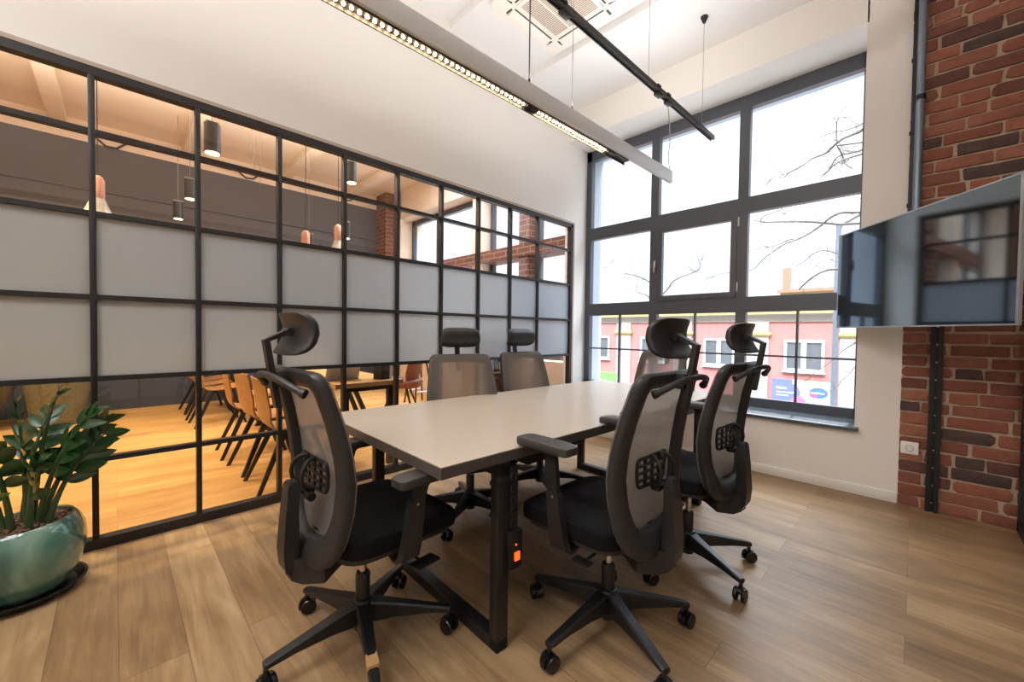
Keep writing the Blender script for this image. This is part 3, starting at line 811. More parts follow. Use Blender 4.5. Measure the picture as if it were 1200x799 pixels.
    P = [(-.276, -.192, .997 + Z), (-.285, -.178, 1.003 + Z), (-.315, -.12, 1.03 + Z), (-.325, -.05, 1.042 + Z), (-.326, 0, 1.043 + Z), (-.325, .05, 1.042 + Z), (-.315, .12, 1.03 + Z), (-.285, .178, 1.003 + Z), (-.276, .192, .997 + Z)]
    tube(b, smooth_pts(P, 4), [.0145] * 4 + [.011] * 25 + [.0145] * 4, 12); obj('coat_bow', b, M['plastic_lt'], t)
    return t

G = 'mesh back office chairs around the meeting table'
def place(o, x, y, deg, label, phase):
    o.location = (x, y, 0); o.rotation_euler = (0, 0, math.radians(deg)); o['label'] = label; o['group'] = G
    for ch in o.children:
        n = ch.name.split('.')[0]
        if n in ('star_base',):
            ch.rotation_euler = (0, 0, math.radians(phase - deg))
        if n == 'caster':
            r = math.hypot(ch.location.x, ch.location.y); a = math.atan2(ch.location.y, ch.location.x)
            base_a = round(a / (2 * PI / 5)) * 2 * PI / 5
            na = base_a + math.radians(phase - deg)
            ch.location = (r * math.cos(na), r * math.sin(na), 0); ch.rotation_euler.z += random.uniform(-1, 1)
    return o
c2 = make_chair(.79, 'x')
c3 = copy_tree(c2)
c1 = make_chair(.70, 'x')
f1 = make_chair(.70, 'x', -.03)
f2 = copy_tree(f1); e1 = copy_tree(f1)
place(c1, .666, 1.466, 1.9, 'black mesh office chair at the near end of the table, back toward the potted plant', 36)
place(c2, 1.40, .846, 88.3, 'office chair seen from behind with one armrest over the table edge, nearest the camera', 30)
place(c3, 2.122, .815, 86.3, 'office chair with its back to the television, close to the window sill', 28)
place(f1, 1.62, 2.0, -110, 'office chair facing the camera across the table with light bands through its back', 64)
place(f2, 2.30, 2.0, -95, 'office chair across the table nearest the end of the glass partition', 20)
place(e1, 3.31, 1.63, 176, 'office chair at the far end of the table in front of the window', 10)
# small differences seen on single chairs
for ch in c1.children:
    if ch.name.split('.')[0] == 'star_base':
        b = B(); box2(b, (.235, -.0185, .1), (.29, .0185, .1215)); k = obj('sticker', b, M['tag'], ch); k.rotation_euler = (0, 0, 3 * 2 * PI / 5); k['label'] = 'tan sticker on the leg'
    if ch.name.split('.')[0] == 'seat':
        b = B(); box2(b, (.06, -.249, .452), (.095, -.2455, .462)); k = obj('seat_tag', b, M['tag_red'], ch); k['label'] = 'small red and white tag'

# ------------------------------------------------------------------ potted plant
def plant():
    t = thing('potted_plant', 'leafy green house plant in a glazed green pot by the glass partition', 'plant', (-.30, 2.745, 0))
    b = B(); lathe(b, [(.005, .004), (.165, .004), (.172, .008), (.196, .034), (.2, .036), (.2, .041), (.19, .041), (.165, .014), (.005, .012)], n=56); obj('saucer', b, M['black'], t)
    b = B()
    prof = [(.03, .016), (.115, .016), (.13, .022), (.155, .06), (.18, .12), (.195, .19), (.2, .24), (.195, .30), (.178, .345), (.165, .365), (.16, .37), (.153, .366), (.152, .355), (.165, .325), (.03, .31)]
    rings = []
    n = 64
    for r, z in prof:
        tl = .0 if z < .25 else (z - .25) * .3
        rings.append([(r * math.cos(2 * PI * k / n), r * math.sin(2 * PI * k / n), z + tl * .25 * math.cos(2 * PI * k / n)) for k in range(n)])
    loft(b, rings); obj('pot', b, M['glaze'], t)
    b = B(); rnd = random.Random(5)
    for i in range(420):
        a = rnd.uniform(0, 2 * PI); r = .158 * math.sqrt(rnd.random()); g = bmesh.new(); bmesh.ops.create_icosphere(g, subdivisions=1, radius=rnd.uniform(.006, .011))
        merge(b, g, Matrix.Translation((r * math.cos(a), r * math.sin(a), .338 + rnd.uniform(0, .012))) @ Matrix.Diagonal((1, rnd.uniform(.6, 1), .7, 1)))
    obj('pebbles', b, M['pebble'], t, sharp=80)['kind'] = 'stuff'
    for ch in t.children:
        if ch.name.split('.')[0] in ('pot', 'pebbles'): ch.scale = (1, 1, .89 if ch.name.startswith('pot') else .92)
    # stems: (base xy, tip xyz) ; leaflets in two rows
    D = [((.02, -.02), (.0, -.05, .86), 0), ((.05, -.03), (.19, -.09, .80), 0), ((.06, .0), (.23, .05, .74), 0), ((-.02, -.05), (-.08, -.13, .76), 0), ((-.05, .0), (-.17, .02, .74), 0), ((.0, .04), (.06, .12, .78), 0), ((-.07, -.07), (-.17, -.22, .62), 1), ((-.1, .03), (-.27, .1, .58), 0), ((.03, -.08), (.06, -.2, .66), 0), ((.03, .03), (.10, .0, .90), 2), ((.08, -.05), (.24, -.04, .70), 0)]
    for (bx_, by_), tip, kind in D:
        p0 = Vector((bx_, by_, .295)); tip = (tip[0] * 1.08, tip[1] * 1.08, tip[2] * .97); p3 = Vector(tip)
        p1 = p0 + Vector(((p3.x - p0.x) * .12, (p3.y - p0.y) * .12, (p3.z - p0.z) * .38)); p2 = p0 + Vector(((p3.x - p0.x) * .5, (p3.y - p0.y) * .5, (p3.z - p0.z) * .78))
        n = 10; P = []
        for i in range(n):
            u = i / (n - 1); P.append(p0 * (1 - u) ** 3 + p1 * 3 * u * (1 - u) ** 2 + p2 * 3 * u * u * (1 - u) + p3 * u ** 3)
        b = B(); tube(b, P, [.013 * (1 - .72 * i / (n - 1)) for i in range(n)], 8); st = obj('stem', b, M['stem'], t, sharp=80)
        b = B()
        side_ref = Vector((rnd.uniform(-1, 1), rnd.uniform(-1, 1), .1))
        def leaf(pos, d, up, L_, W_, fold=.25, droop=.2):
            d = d.normalized(); sd = d.cross(up).normalized(); up2 = sd.cross(d).normalized()
            m = 8; rows = []
            for i in range(m + 1):
                u = i / m; w = W_ * (math.sin(PI * min(1, u ** .8)) ** .75) * (1 - .12 * u) + .0004
                c = pos + d * L_ * u - up2 * droop * L_ * u * u
                rows.append([c - sd * w + up2 * w * fold, c - sd * w * .5 + up2 * w * fold * .35, c, c + sd * w * .5 + up2 * w * fold * .35, c + sd * w + up2 * w * fold])
            loft(b, rows, close=False, cap=False)
        start = 4 if kind != 2 else 6
        for i in range(start, n):
            T_ = (P[min(i + 1, n - 1)] - P[max(i - 1, 0)]).normalized()
            sd = T_.cross(side_ref).normalized(); nrm = sd.cross(T_)
            f = (i - start) / max(1, (n - 1 - start)); L_ = (.088 + .034 * math.sin(PI * min(1, f + .2))) * (1 if kind != 2 else .7) * rnd.uniform(.9, 1.12)
            for s in (-1, 1):
                d = (sd * s * (1 - .35 * f) + T_ * (.55 + .4 * f) + nrm * rnd.uniform(-.15, .3)).normalized()
                leaf(P[i], (d + Vector((rnd.uniform(-.3, .3), rnd.uniform(-.3, .3), rnd.uniform(-.2, .2)))).normalized(), nrm if nrm.z > -.2 else -nrm, L_, L_ * .24, .22, rnd.uniform(.05, .3))
        leaf(P[-1], T_, nrm, .06, .013)
        lf = obj('leaves', b, M['leaf2'] if kind == 1 else M['leaf'], st, sharp=80)
        lf['kind'] = 'stuff'
plant()
# ------------------------------------------------------------------ adjoining room
bm = B(); box2(bm, (-3.5, 8.02, 0), (4.36, 8.2, 2.3)); struct('wall_far', bm, M['slate'])
bm = B(); box2(bm, (-3.5, 8.02, 2.3), (4.36, 8.2, 3.7)); struct('wall_far_upper', bm, M['slate_hi'])
bm = B(); box2(bm, (-3.5, 8.0, 2.5), (4.0, 8.02, 2.52)); box2(bm, (-3.5, 7.99, 3.05), (4.0, 8.02, 3.09)); struct('trim_3', bm, M['slate_hi'])
bm = B(); box2(bm, (-3.5, 8.02, 3.7), (4.36, 8.2, 4.0)); struct('wall_far_frieze', bm, M['peach'])
bm = B(); box2(bm, (-3.6, YP, 0), (-3.45, 8.2, 4.1)); struct('wall_far_side', bm, M['peach'])
bm = B(); box2(bm, (3.9, 7.6, 0), (4.4, 8.02, 3.97)); struct('brick_pier', bm, M['brickpat'])['kind'] = 'structure'
bm = B(); box2(bm, (4.1, 7.37, 0), (4.6, 7.6, 3.97)); box2(bm, (4.1, 3.19, 3.42), (4.6, 7.4, 3.97)); box2(bm, (4.1, 3.19, 0), (4.6, 7.4, .8)); box2(bm, (4.2, 4.93, .8), (4.6, 5.2, 3.5))
struct('wall_adjoining_front', bm, M['peach'])
bm = B(); box2(bm, (4.15, 3.19, 2.28), (4.5, 6.1, 2.45)); struct('beam_brick', bm, M['brickpat'])
bm = B(); box2(bm, (4.18, 3.9, .8), (4.5, 4.1, 3.45)); struct('column_brick', bm, M['brickpat'])
def window2():
    t = bpy.data.objects.new('window_2', None); C.objects.link(t); t['kind'] = 'structure'; t.location = (4.36, 0, 0)
    b = B()
    for y0, y1 in ((7.29, 7.37), (6.40, 6.48), (5.2, 5.27), (4.86, 4.93), (4.1, 4.15), (3.85, 3.9), (3.2, 3.27)): box2(b, (0, y0, .8), (.07, y1, 3.42))
    for a, c in ((5.2, 7.37), (3.19, 4.93)):
        box2(b, (0, a, 3.33), (.07, c, 3.42)); box2(b, (0, a, .8), (.07, c, .88)); box2(b, (0, a, 2.3), (.07, c, 2.38))
    obj('window_frame', b, M['window_frame'], t)
    for a, c in ((5.27, 6.4), (6.48, 7.29), (4.15, 4.86), (3.27, 3.85)):
        b = B(); b.faces.new([b.verts.new(p) for p in ((.03, a, .88), (.03, c, .88), (.03, c, 3.33), (.03, a, 3.33))]); obj('pane', b, M['glass'], t)
window2()
# conduit on the far wall frieze
t = thing('ceiling_conduit', 'thin dark conduit looping along the cream strip above the far wall', 'conduit', (0, 7.98, 3.82))
P = []
for i in range(60):
    x = -2.5 + i * .11; P.append((x, 0, .03 * math.sin(i * .5) - (.1 if i % 15 in (7, 8) else 0)))
b = B(); tube(b, P, .014, 8); obj('conduit', b, M['frame'], t)
b = B()
for i in range(9): add_box(b, (-2.2 + i * .7, .01, .0), (.03, .05, .05))
obj('clips', b, M['frame'], t)
# cable tray along the room with hung spotlights
t = thing('cable_tray', 'flat grey tray hung under the cream ceiling beyond the glass', 'cable tray', (0, 4.85, 3.30))
b = B(); box2(b, (-3, -.05, 0), (3.4, .05, .012)); box2(b, (-3, -.05, 0), (3.4, -.044, .06)); box2(b, (-3, .044, 0), (3.4, .05, .06)); obj('tray', b, M['slate_hi'], t)
for x in (-1.8, -.4, .9, 2.2, 3.3):
    b = B(); cyl(b, (x, 0, .01), (x, 0, .67), .006, n=6); obj('rod', b, M['wire'], t)
def spotlight(x, y, z, h, label, zt=3.36, drop=False):
    t = thing('hanging_spotlight', label, 'spotlight', (x, y, z), 0, 'cylinder spotlights beyond the glass')
    r = h * .24
    b = B(); lathe(b, [(r, .004), (r, h), (r * .9, h + .004)], n=24); obj('spot_body', b, M['spot'], t)
    b = B(); lathe(b, [(.002, .0), (r * .86, .0), (r * .86, .006), (.002, .006)], n=24); obj('lens', b, M['lamp_on'], t)
    b = B(); cyl(b, (0, 0, h), (0, 0, zt - z), .006 if not drop else .003, n=6); add_box(b, (0, 0, h + .015), (.1, .04, .02)); obj('hanger', b, M['wire'], t)
spotlight(.68, 4.85, 2.88, .28, 'large black cylinder spotlight under the tray, third pane column from the left', 3.30)
spotlight(2.04, 4.85, 2.96, .24, 'black cylinder spotlight near the brick pier seen past the fifth upright', 3.30)
spotlight(.62, 5.9, 2.66, .22, 'small cylinder spotlight low against the dark wall beside an upright', 3.97, True)
spotlight(.60, 6.9, 2.62, .22, 'smallest cylinder spotlight low over the far wall', 3.97, True)
spotlight(1.80, 5.6, 2.20, .22, 'cylinder spotlight hanging next to the copper bottle pendant', 3.97, True)
spotlight(2.28, 5.6, 2.45, .22, 'cylinder spotlight hanging right of the cone pendant', 3.97, True)
def pendant(x, y, z, cone, label):
    t = thing('pendant_lamp', label, 'pendant lamp', (x, y, z), 0, 'copper necked pendants beyond the glass')
    k = .17 if cone else .0
    b = B(); lathe(b, [(.042, k), (.045, k + .02), (.045, k + .16), (.03, k + .19), (.01, k + .2)], n=24); obj('neck', b, M['cup'], t)
    b = B()
    if cone: lathe(b, [(.11, 0), (.112, .004), (.09, .05), (.045, .17), (.04, .17), (.085, .05), (.105, .0)], n=32, cap=False)
    else: lathe(b, [(.045, -.1), (.047, -.09), (.045, 0), (.03, 0), (.04, -.09)], n=24, cap=False)
    obj('shade', b, M['smoke'], t)
    b = B(); cyl(b, (0, 0, k + .2), (0, 0, 3.97 - z), .004, n=6); obj('cord', b, M['frame'], t)
    b = B(); lathe(b, [(.02, 3.93 - z), (.05, 3.965 - z), (.05, 3.97 - z)], n=20); obj('ceiling_rose', b, M['spot'], t)
pendant(1.57, 5.0, 2.13, False, 'slim copper and grey bottle pendant beyond the glass')
pendant(1.94, 5.0, 2.10, True, 'copper necked pendant with wide grey cone shade, beside the bottle pendant')
pendant(-.10, 5.0, 2.12, True, 'copper necked pendant at the first upright, far left')
t = thing('ceiling_junction', 'dark round junction box on the cream ceiling with thin wires', 'junction box', (1.2, 5.6, 3.9))
b = B(); lathe(b, [(.08, 0), (.1, .02), (.1, .07)], n=24); obj('box', b, M['spot'], t)
b = B()
for a in range(4): tube(b, [(.05 * math.cos(a * 1.6), .05 * math.sin(a * 1.6), 0), (.05 * math.cos(a * 1.6), .05 * math.sin(a * 1.6), -1.0 + .15 * a)], .0025, 5)
obj('wires', b, M['wire'], t)

# baskets
def basket(x, y, prof, legs, label):
    t = thing('planter_basket', label, 'basket', (x, y, 0), 0, 'woven baskets by the far wall')
    b = B(); n = 72; rings = []
    P = smooth_pts([(r, 0, z) for r, z in prof], 14)
    for i, p in enumerate(P):
        q = [p.x + .006 * math.sin(k * PI / 2 + i * PI / 2) for k in range(n)]
        rings.append([(q[k] * math.cos(2 * PI * k / n), q[k] * math.sin(2 * PI * k / n), p.z) for k in range(n)])
    loft(b, rings); obj('woven_body', b, M['wicker'], t, sharp=60)
    for k in range(legs):
        a = -.9 + k * 2 * PI / max(legs, 1)
        b = B(); tube(b, [(.17 * math.cos(a), .17 * math.sin(a), .28), (.26 * math.cos(a), .26 * math.sin(a), 0)], [.034, .016], 12); obj('leg', b, M['ply'], t)
    b = B(); lathe(b, [(prof[-1][0] - .03, prof[-1][1] - .06), (.01, prof[-1][1] - .05)], n=32); obj('soil', b, M['bark'], t)
basket(-.50, 7.32, [(.20, 0.0), (.22, .03), (.25, .3), (.29, .62), (.285, .7)], 0, 'big straight sided woven basket standing on the oak floor')
basket(-1.14, 7.42, [(.10, .2), (.2, .25), (.29, .42), (.31, .6), (.27, .78)], 3, 'round woven basket on wooden legs, cut by the left edge')

# plywood chairs
def ply_chair(label):
    t = thing('plywood_chair', label, 'chair', (0, 0, 0), 0, 'moulded plywood chairs beyond the glass')
    P = smooth_pts([(.22, 0, .455), (.19, 0, .462), (.0, 0, .438), (-.13, 0, .445), (-.19, 0, .49), (-.215, 0, .6), (-.235, 0, .72), (-.25, 0, .82)], 4)
    Wd = lambda i, n: .2 - .035 * math.sin(PI * max(0, min(1, (i / n - .35) / .35))) - (.02 if i > n - 2 else 0)
    b = B(); n = len(P) - 1; top = []; bot = []
    for i, p in enumerate(P):
        d = (P[min(i + 1, n)] - P[max(i - 1, 0)]).normalized(); nn = Vector((d.z, 0, -d.x)); w = Wd(i, n); f = i / n
        cv = lambda y: (.55 if f > .5 else -.1) * y * y * (1 if f > .5 else -1)
        ys = [-w, -w * .6, 0, w * .6, w]
        top.append([p + nn * .006 + Vector((cv(y), y, 0)) for y in ys]); bot.append([p - nn * .006 + Vector((cv(y), y, 0)) for y in ys])
    rings = [a + c[::-1] for a, c in zip(top, bot)]
    loft(b, rings); obj('shell', b, M['ply'], t, sharp=50)
    for sx in (-1, 1):
        for sy in (-1, 1):
            b = B(); x0, x1 = (.10, .24) if sx > 0 else (-.08, -.27)
            def q(x, y, z, h): return [(x - h, y - .011, z), (x + h, y - .011, z), (x + h, y + .011, z), (x - h, y + .011, z)]
            loft(b, [q(x0, sy * .15, .44, .022), q(x1, sy * .205, 0, .013)]); obj('leg', b, M['frame'], t)
    b = B(); add_box(b, (0, 0, .428), (.26, .3, .02)); obj('seat_frame', b, M['frame'], t)
    return t
pc = ply_chair('x')
spots = [(.98, 3.45, 0, 'nearest of the plywood chairs just behind the glass partition'),
         (.97, 3.98, 4, 'second plywood chair behind the glass, in the middle of the near row'),
         (.95, 4.55, -3, 'third plywood chair behind the glass, at the far end of the near row'),
         (.92, 6.15, 2, 'plywood chair at the far table, closest to the glass'),
         (.92, 6.75, -4, 'plywood chair at the far table, second along'),
         (.93, 7.3, 3, 'plywood chair at the far table, last before the dark wall')]
for i, (x, y, a, lb) in enumerate(spots):
    o = pc if i == 0 else copy_tree(pc)
    o.location = (x, y, 0); o.rotation_euler = (0, 0, math.radians(a)); o['label'] = lb
def cafe_table(x0, y0, x1, y1, label):
    t = thing('cafe_table', label, 'table', ((x0 + x1) / 2, (y0 + y1) / 2, 0))
    w, d = (x1 - x0) / 2, (y1 - y0) / 2
    b = B(); box2(b, (-w, -d, .71), (w, d, .75), bev=.004); obj('table_top', b, M['tabletop'], t)
    for sx in (-1, 1):
        for sy in (-1, 1):
            b = B(); box2(b, (sx * (w - .1) - .025, sy * (d - .06) - .025, 0), (sx * (w - .1) + .025, sy * (d - .06) + .025, .71)); obj('leg', b, M['frame'], t)
    b = B(); box2(b, (-w + .1, -d + .05, .67), (w - .1, -d + .08, .71)); box2(b, (-w + .1, d - .08, .67), (w - .1, d - .05, .71)); obj('apron', b, M['frame'], t)
cafe_table(1.24, 3.24, 1.84, 4.95, 'oak topped cafe table right behind the glass with a laptop on it')
cafe_table(1.2, 5.9, 1.8, 7.6, 'oak topped cafe table farther back toward the dark wall')
t = thing('laptop', 'open silver laptop with its lid toward the glass on the cafe table', 'laptop', (1.40, 3.5, .75), .1)
b = B(); box2(b, (-.15, 0, 0), (.15, .21, .014), bev=.004); obj('base', b, M['silver'], t)
b = B(); loft(b, [[(-.15, 0, .014), (.15, 0, .014), (.15, .008, .014), (-.15, .008, .014)], [(-.15, -.06, .215), (.15, -.06, .215), (.15, -.052, .215), (-.15, -.052, .215)]]); obj('lid', b, M['silver'], t)
t = thing('desktop_speaker', 'black box with one white side standing on the cafe table', 'speaker', (1.70, 3.38, .75), .35)
b = B(); box2(b, (-.05, -.05, 0), (.05, .05, .26), bev=.004); obj('body', b, M['black'], t)
b = B(); box2(b, (.051, -.05, 0), (.085, .05, .255), bev=.004); obj('side_panel', b, M['white'], t)
# low bench on slanted legs
t = thing('wooden_bench', 'low oak bench on slanted black trestle legs behind the cafe table', 'bench', (1.85, 5.5, 0))
b = B(); box2(b, (-.75, -.2, .40), (.75, .2, .44), bev=.004); obj('seat', b, M['tabletop'], t)
for sx in (-1, 1):
    for sy in (-1, 1):
        b = B(); loft(b, [[(sx * .45 - .03, sy * .13 - .02, .4), (sx * .45 + .03, sy * .13 - .02, .4), (sx * .45 + .03, sy * .13 + .02, .4), (sx * .45 - .03, sy * .13 + .02, .4)], [(sx * .62 - .03, sy * .15 - .02, 0), (sx * .62 + .03, sy * .15 - .02, 0), (sx * .62 + .03, sy * .15 + .02, 0), (sx * .62 - .03, sy * .15 + .02, 0)]]); obj('leg', b, M['frame'], t)
# leather lounge chair
t = thing('lounge_chair', 'brown leather lounge chair with a tall curved back beyond the glass', 'armchair', (3.0, 5.35, 0), 2.4)
b = B(); superell(b, .3, .28, .07, .4, .5, o=(0, 0, .42), nv=40); obj('seat', b, M['leather'], t)
def bk(p):
    p.x += 1.2 * p.y * p.y - .25 * p.z; return p
b = B(); superell(b, .035, .3, .3, .5, .6, bk, o=(-.28, 0, .72), nv=40, nu=16); obj('backrest', b, M['leather'], t)
for a in range(4):
    b = B(); tube(b, [(.12 * math.cos(a * PI / 2 + .8), .12 * math.sin(a * PI / 2 + .8), .38), (.3 * math.cos(a * PI / 2 + .8), .3 * math.sin(a * PI / 2 + .8), 0)], [.02, .012], 8); obj('leg', b, M['frame'], t)
# bar stool with a tray of papers
t = thing('bar_stool', 'dark bar stool with splayed legs left of the far side chairs', 'stool', (3.55, 5.75, 0))
b = B(); lathe(b, [(.02, .68), (.16, .68), (.17, .7), (.17, .72), (.15, .73), (.02, .73)], n=28); obj('seat', b, M['silver'], t)
for k in range(4):
    a = PI / 4 + k * PI / 2; b = B(); tube(b, [(.12 * math.cos(a), .12 * math.sin(a), .68), (.24 * math.cos(a), .24 * math.sin(a), 0)], .016, 8); obj('leg', b, M['leather'], t)
b = B(); tube(b, [(.21 * math.cos(a), .21 * math.sin(a), .2) for a in [PI / 4 + i * PI / 2 for i in range(5)]], .01, 6); obj('foot_ring', b, M['silver'], t)
# side cabinet by the window with shelves
t = thing('open_shelf', 'wooden open shelf with white top box beside the adjoining window', 'shelf', (3.55, 3.95, 0), 0)
b = B(); box2(b, (-.35, -.2, 0), (-.32, .2, .945)); box2(b, (.32, -.2, 0), (.35, .2, .945)); box2(b, (-.32, .18, 0), (.32, .2, .945)); obj('carcass', b, M['ply'], t)
for z in (.05, .35, .65, .92):
    b = B(); box2(b, (-.32, -.2, z), (.32, .18, z + .025)); obj('shelf_board', b, M['ply'], t)
t2 = thing('storage_box', 'cream storage box on top of the open shelf', 'box', (3.5, 3.95, .945))
b = B(); box2(b, (-.25, -.16, 0), (.25, .16, .2), bev=.006); obj('box_body', b, M['cream'], t2)
b = B(); box2(b, (-.255, -.165, .2), (.255, .165, .225), bev=.004); obj('lid', b, M['white'], t2)
rnd = random.Random(9)
for i in range(7):
    x = 3.28 + i * .07; hgt = rnd.uniform(.19, .25)
    b = B(); box2(b, (-.025, -.1, 0), (.025, .1, hgt)); o = obj('binder', b, M[['leather', 'black', 'silver', 'navy', 'leather', 'black', 'cream'][i]]); o.location = (x, 3.9, .675)
    tag(o, ['brown', 'black', 'silver', 'dark blue', 'second brown', 'second black', 'cream'][i] + ' binder upright on the open shelf', 'binder', 'binders on the open shelf')

# ------------------------------------------------------------------ outside
bm = B(); box2(bm, (5.5, -40, -4.2), (80, 60, -4)); struct('street', bm, M['asphalt'])
XF = 18
def facade():
    t = thing('street_building', 'red and grey plastered building across the street with yellow cornice', 'building', (XF, 4, -4))
    G0 = 4
    def bx(y0, z0, y1, z1, d0, d1, m, nm, par=t, bev=0):
        b = B(); box2(b, (d0, y0 - 4, z0 + G0), (d1, y1 - 4, z1 + G0), bev=bev); return obj(nm, b, m, par)
    bx(-14, -4, 22, 2.0, .12, 6, M['cream'], 'wall')
    bx(-14, 2.0, 22, 2.13, -.12, 6, M['yellow'], 'cornice'); bx(-14, 1.95, 22, 2.0, -.04, 1, M['cream'], 'cornice')
    for k in range(-5, 6):
        y0 = 1.87 + k * 2.93
        bx(y0, -4, y0 + 2.15, 1.68, .06, .13, M['red'], 'render_panel')
        bx(y0 + 2.15, -4, y0 + 2.93, 1.68, 0, .13, M['pale'], 'pilaster')
        b = B(); box2(b, (-.04, y0 + 2.1 - 4, 1.14 + G0), (.05, y0 + 2.98 - 4, 1.2 + G0)); box2(b, (-.09, y0 + 2.06 - 4, 1.2 + G0), (.05, y0 + 3.02 - 4, 1.3 + G0)); obj('capital', b, M['yellow'], t)
        b = B(); box2(b, (.02, y0 - 4, 1.68 + G0), (.13, y0 + 2.15 - 4, 1.71 + G0)); obj('panel_edge', b, M['leather'], t)
        w0, w1 = y0 + .41, y0 + 1.64
        f = B(); z0, z1 = -.14, 1.02
        rect_frame(f, 0, .1, w0 - 4, w1 - 4, z0 + G0, z1 + G0, .09); box2(f, (.004, (w0 + w1) / 2 - .08 - 4, z0 + .09 + G0), (.1, (w0 + w1) / 2 + .08 - 4, z1 - .09 + G0))
        box2(f, (-.06, w0 - .04 - 4, z0 - .06 + G0), (.1, w1 + .04 - 4, z0 + G0))
        wn = obj('window', f, M['upvc'], t)
        bx(w0 + .05, z0 + .05, w1 - .05, z1 - .05, .045, .059, M['curtain'], 'pane', wn)
facade()
def banner():
    t = thing('shop_banner', 'white and blue banner with an oval logo on the red wall across the street', 'banner', (XF + .03, 2.92, -.9))
    # local y to the left as seen; the sheet faces the room
    b = B(); box2(b, (-.02, -.93, -.5), (0, .95, .43)); obj('banner_sheet', b, M['banner'], t)
    def disc(y, z, ry, rz, x, m, nm, e=None, a0=0, a1=2 * PI):
        b = B(); n = 40; P = [(y + ry * math.cos(a0 + (a1 - a0) * k / n), z + rz * math.sin(a0 + (a1 - a0) * k / n)) for k in range(n + (0 if a1 - a0 >= 2 * PI - .01 else 1))]
        P = [(max(-.93, min(.95, p)), max(-.5, min(.43, q))) for p, q in P]
        loft(b, [[(x, p, q) for p, q in P], [(x - .006, p, q) for p, q in P]]); return obj(nm, b, m, t)
    b = B(); box2(b, (-.028, .3, -.5), (-.02, .95, .43)); obj('blue_field', b, M['banner_blue'], t)
    disc(.32, -.08, .28, .36, -.029, M['banner_blue'], 'blue_disc')
    disc(.1, -.5, .26, .34, -.034, M['banner_pink'], 'pink_arc', a0=0, a1=PI)
    disc(-.5, .02, .27, .19, -.03, M['logo_blue'], 'logo_oval')
    disc(-.35, -.06, .12, .1, -.037, M['logo_red'], 'logo_red')
    R = (PI / 2, 0, -PI / 2)
    text_mesh('logo_text', 'mediflora', .1, M['white'], t, (-.047, -.29, -.02), R)
    text_mesh('lettering', 'Nowe', .13, M['white'], t, (-.045, .8, .06), R)
    text_mesh('lettering', 'centrum medyczne', .085, M['white'], t, (-.045, .8, -.08), R)
    text_mesh('lettering', 'zapraszamy', .085, M['white'], t, (-.045, .8, -.2), R)
banner()
def green_sign():
    t = thing('green_sign', 'green shop sign with white lettering low on the red wall', 'sign', (XF + .03, 11.3, -1.2))
    b = B(); box2(b, (-.05, -.68, -.6), (0, .7, .36)); obj('sign_panel', b, M['green'], t)
    text_mesh('lettering', 'Relay', .3, M['white'], t, (-.055, .3, -.2), (PI / 2, 0, -PI / 2))
green_sign()
def back_building():
    t = thing('roofed_building', 'far building with pale green mansard roof above the red facade', 'building', (45, 6, -4))
    b = B(); box2(b, (0, -12, 0), (10, 3.2, 9.4)); obj('wall', b, M['yellow_wall'], t)
    b = B(); box2(b, (-.3, -12, 9.2), (.2, 3.4, 9.5)); obj('cornice', b, M['orange_wall'], t)
    b = B(); loft(b, [[(0, -12, 9.5), (10, -12, 9.5), (10, 2.8, 9.5), (0, 2.8, 9.5)], [(1, -12, 11.3), (9, -12, 11.3), (9, 2.2, 11.3), (1, 2.2, 11.3)]]); obj('mansard_roof', b, M['roof_green'], t)
    b = B(); box2(b, (-.2, 2.45, 9.5), (.6, 3.0, 11.5)); obj('gable_pier', b, M['orange_wall'], t)
    b = B(); box2(b, (-.2, -2.6, 9.5), (.6, -1.0, 11.2)); obj('dormer', b, M['orange_wall'], t)
    b = B(); loft(b, [[(-.3, -2.8, 11.2), (.8, -2.8, 11.2), (.8, -.8, 11.2), (-.3, -.8, 11.2)], [(.2, -2.2, 11.9), (.4, -2.2, 11.9), (.4, -1.4, 11.9), (.2, -1.4, 11.9)]]); obj('dormer_roof', b, M['track_lt'], t)
    for y in (-1.8,):
        b = B(); box2(b, (-.24, y - .35, 9.8), (-.2, y + .35, 10.8)); obj('window', b, M['upvc'], t)
back_building()
t = thing('yellow_building', 'yellow rendered building seen through the adjoining window', 'building', (27, 32, -4))
b = B(); box2(b, (0, -10, 0), (8, 14, 8.2)); obj('wall', b, M['yellow_wall'], t)
for k in range(7):
    for z in (1.2, 4.2, 6.8):
        b = B(); box2(b, (-.05, -9 + k * 3.2, z), (.02, -7.6 + k * 3.2, z + 1.6)); obj('window', b, M['upvc'], t)
t = thing('street_lamp', 'grey street lamp with a bent arm outside the right end of the window', 'street lamp', (13, 1.44, -4))
b = B(); tube(b, [(0, 0, 0), (0, 0, 4), (0, 0, 8.0)], [.09, .07, .055], 12); obj('pole', b, M['track_lt'], t)
b = B(); tube(b, smooth_pts([(0, 0, 7.85), (0, -.06, 8.02), (0, -.2, 8.08), (0, -.5, 8.25)], 4), .05, 8); obj('arm', b, M['track_lt'], t)
b = B(); superell(b, .12, .3, .05, .5, .5, o=(0, -.7, 8.35)); obj('lamp_head', b, M['track_lt'], t)

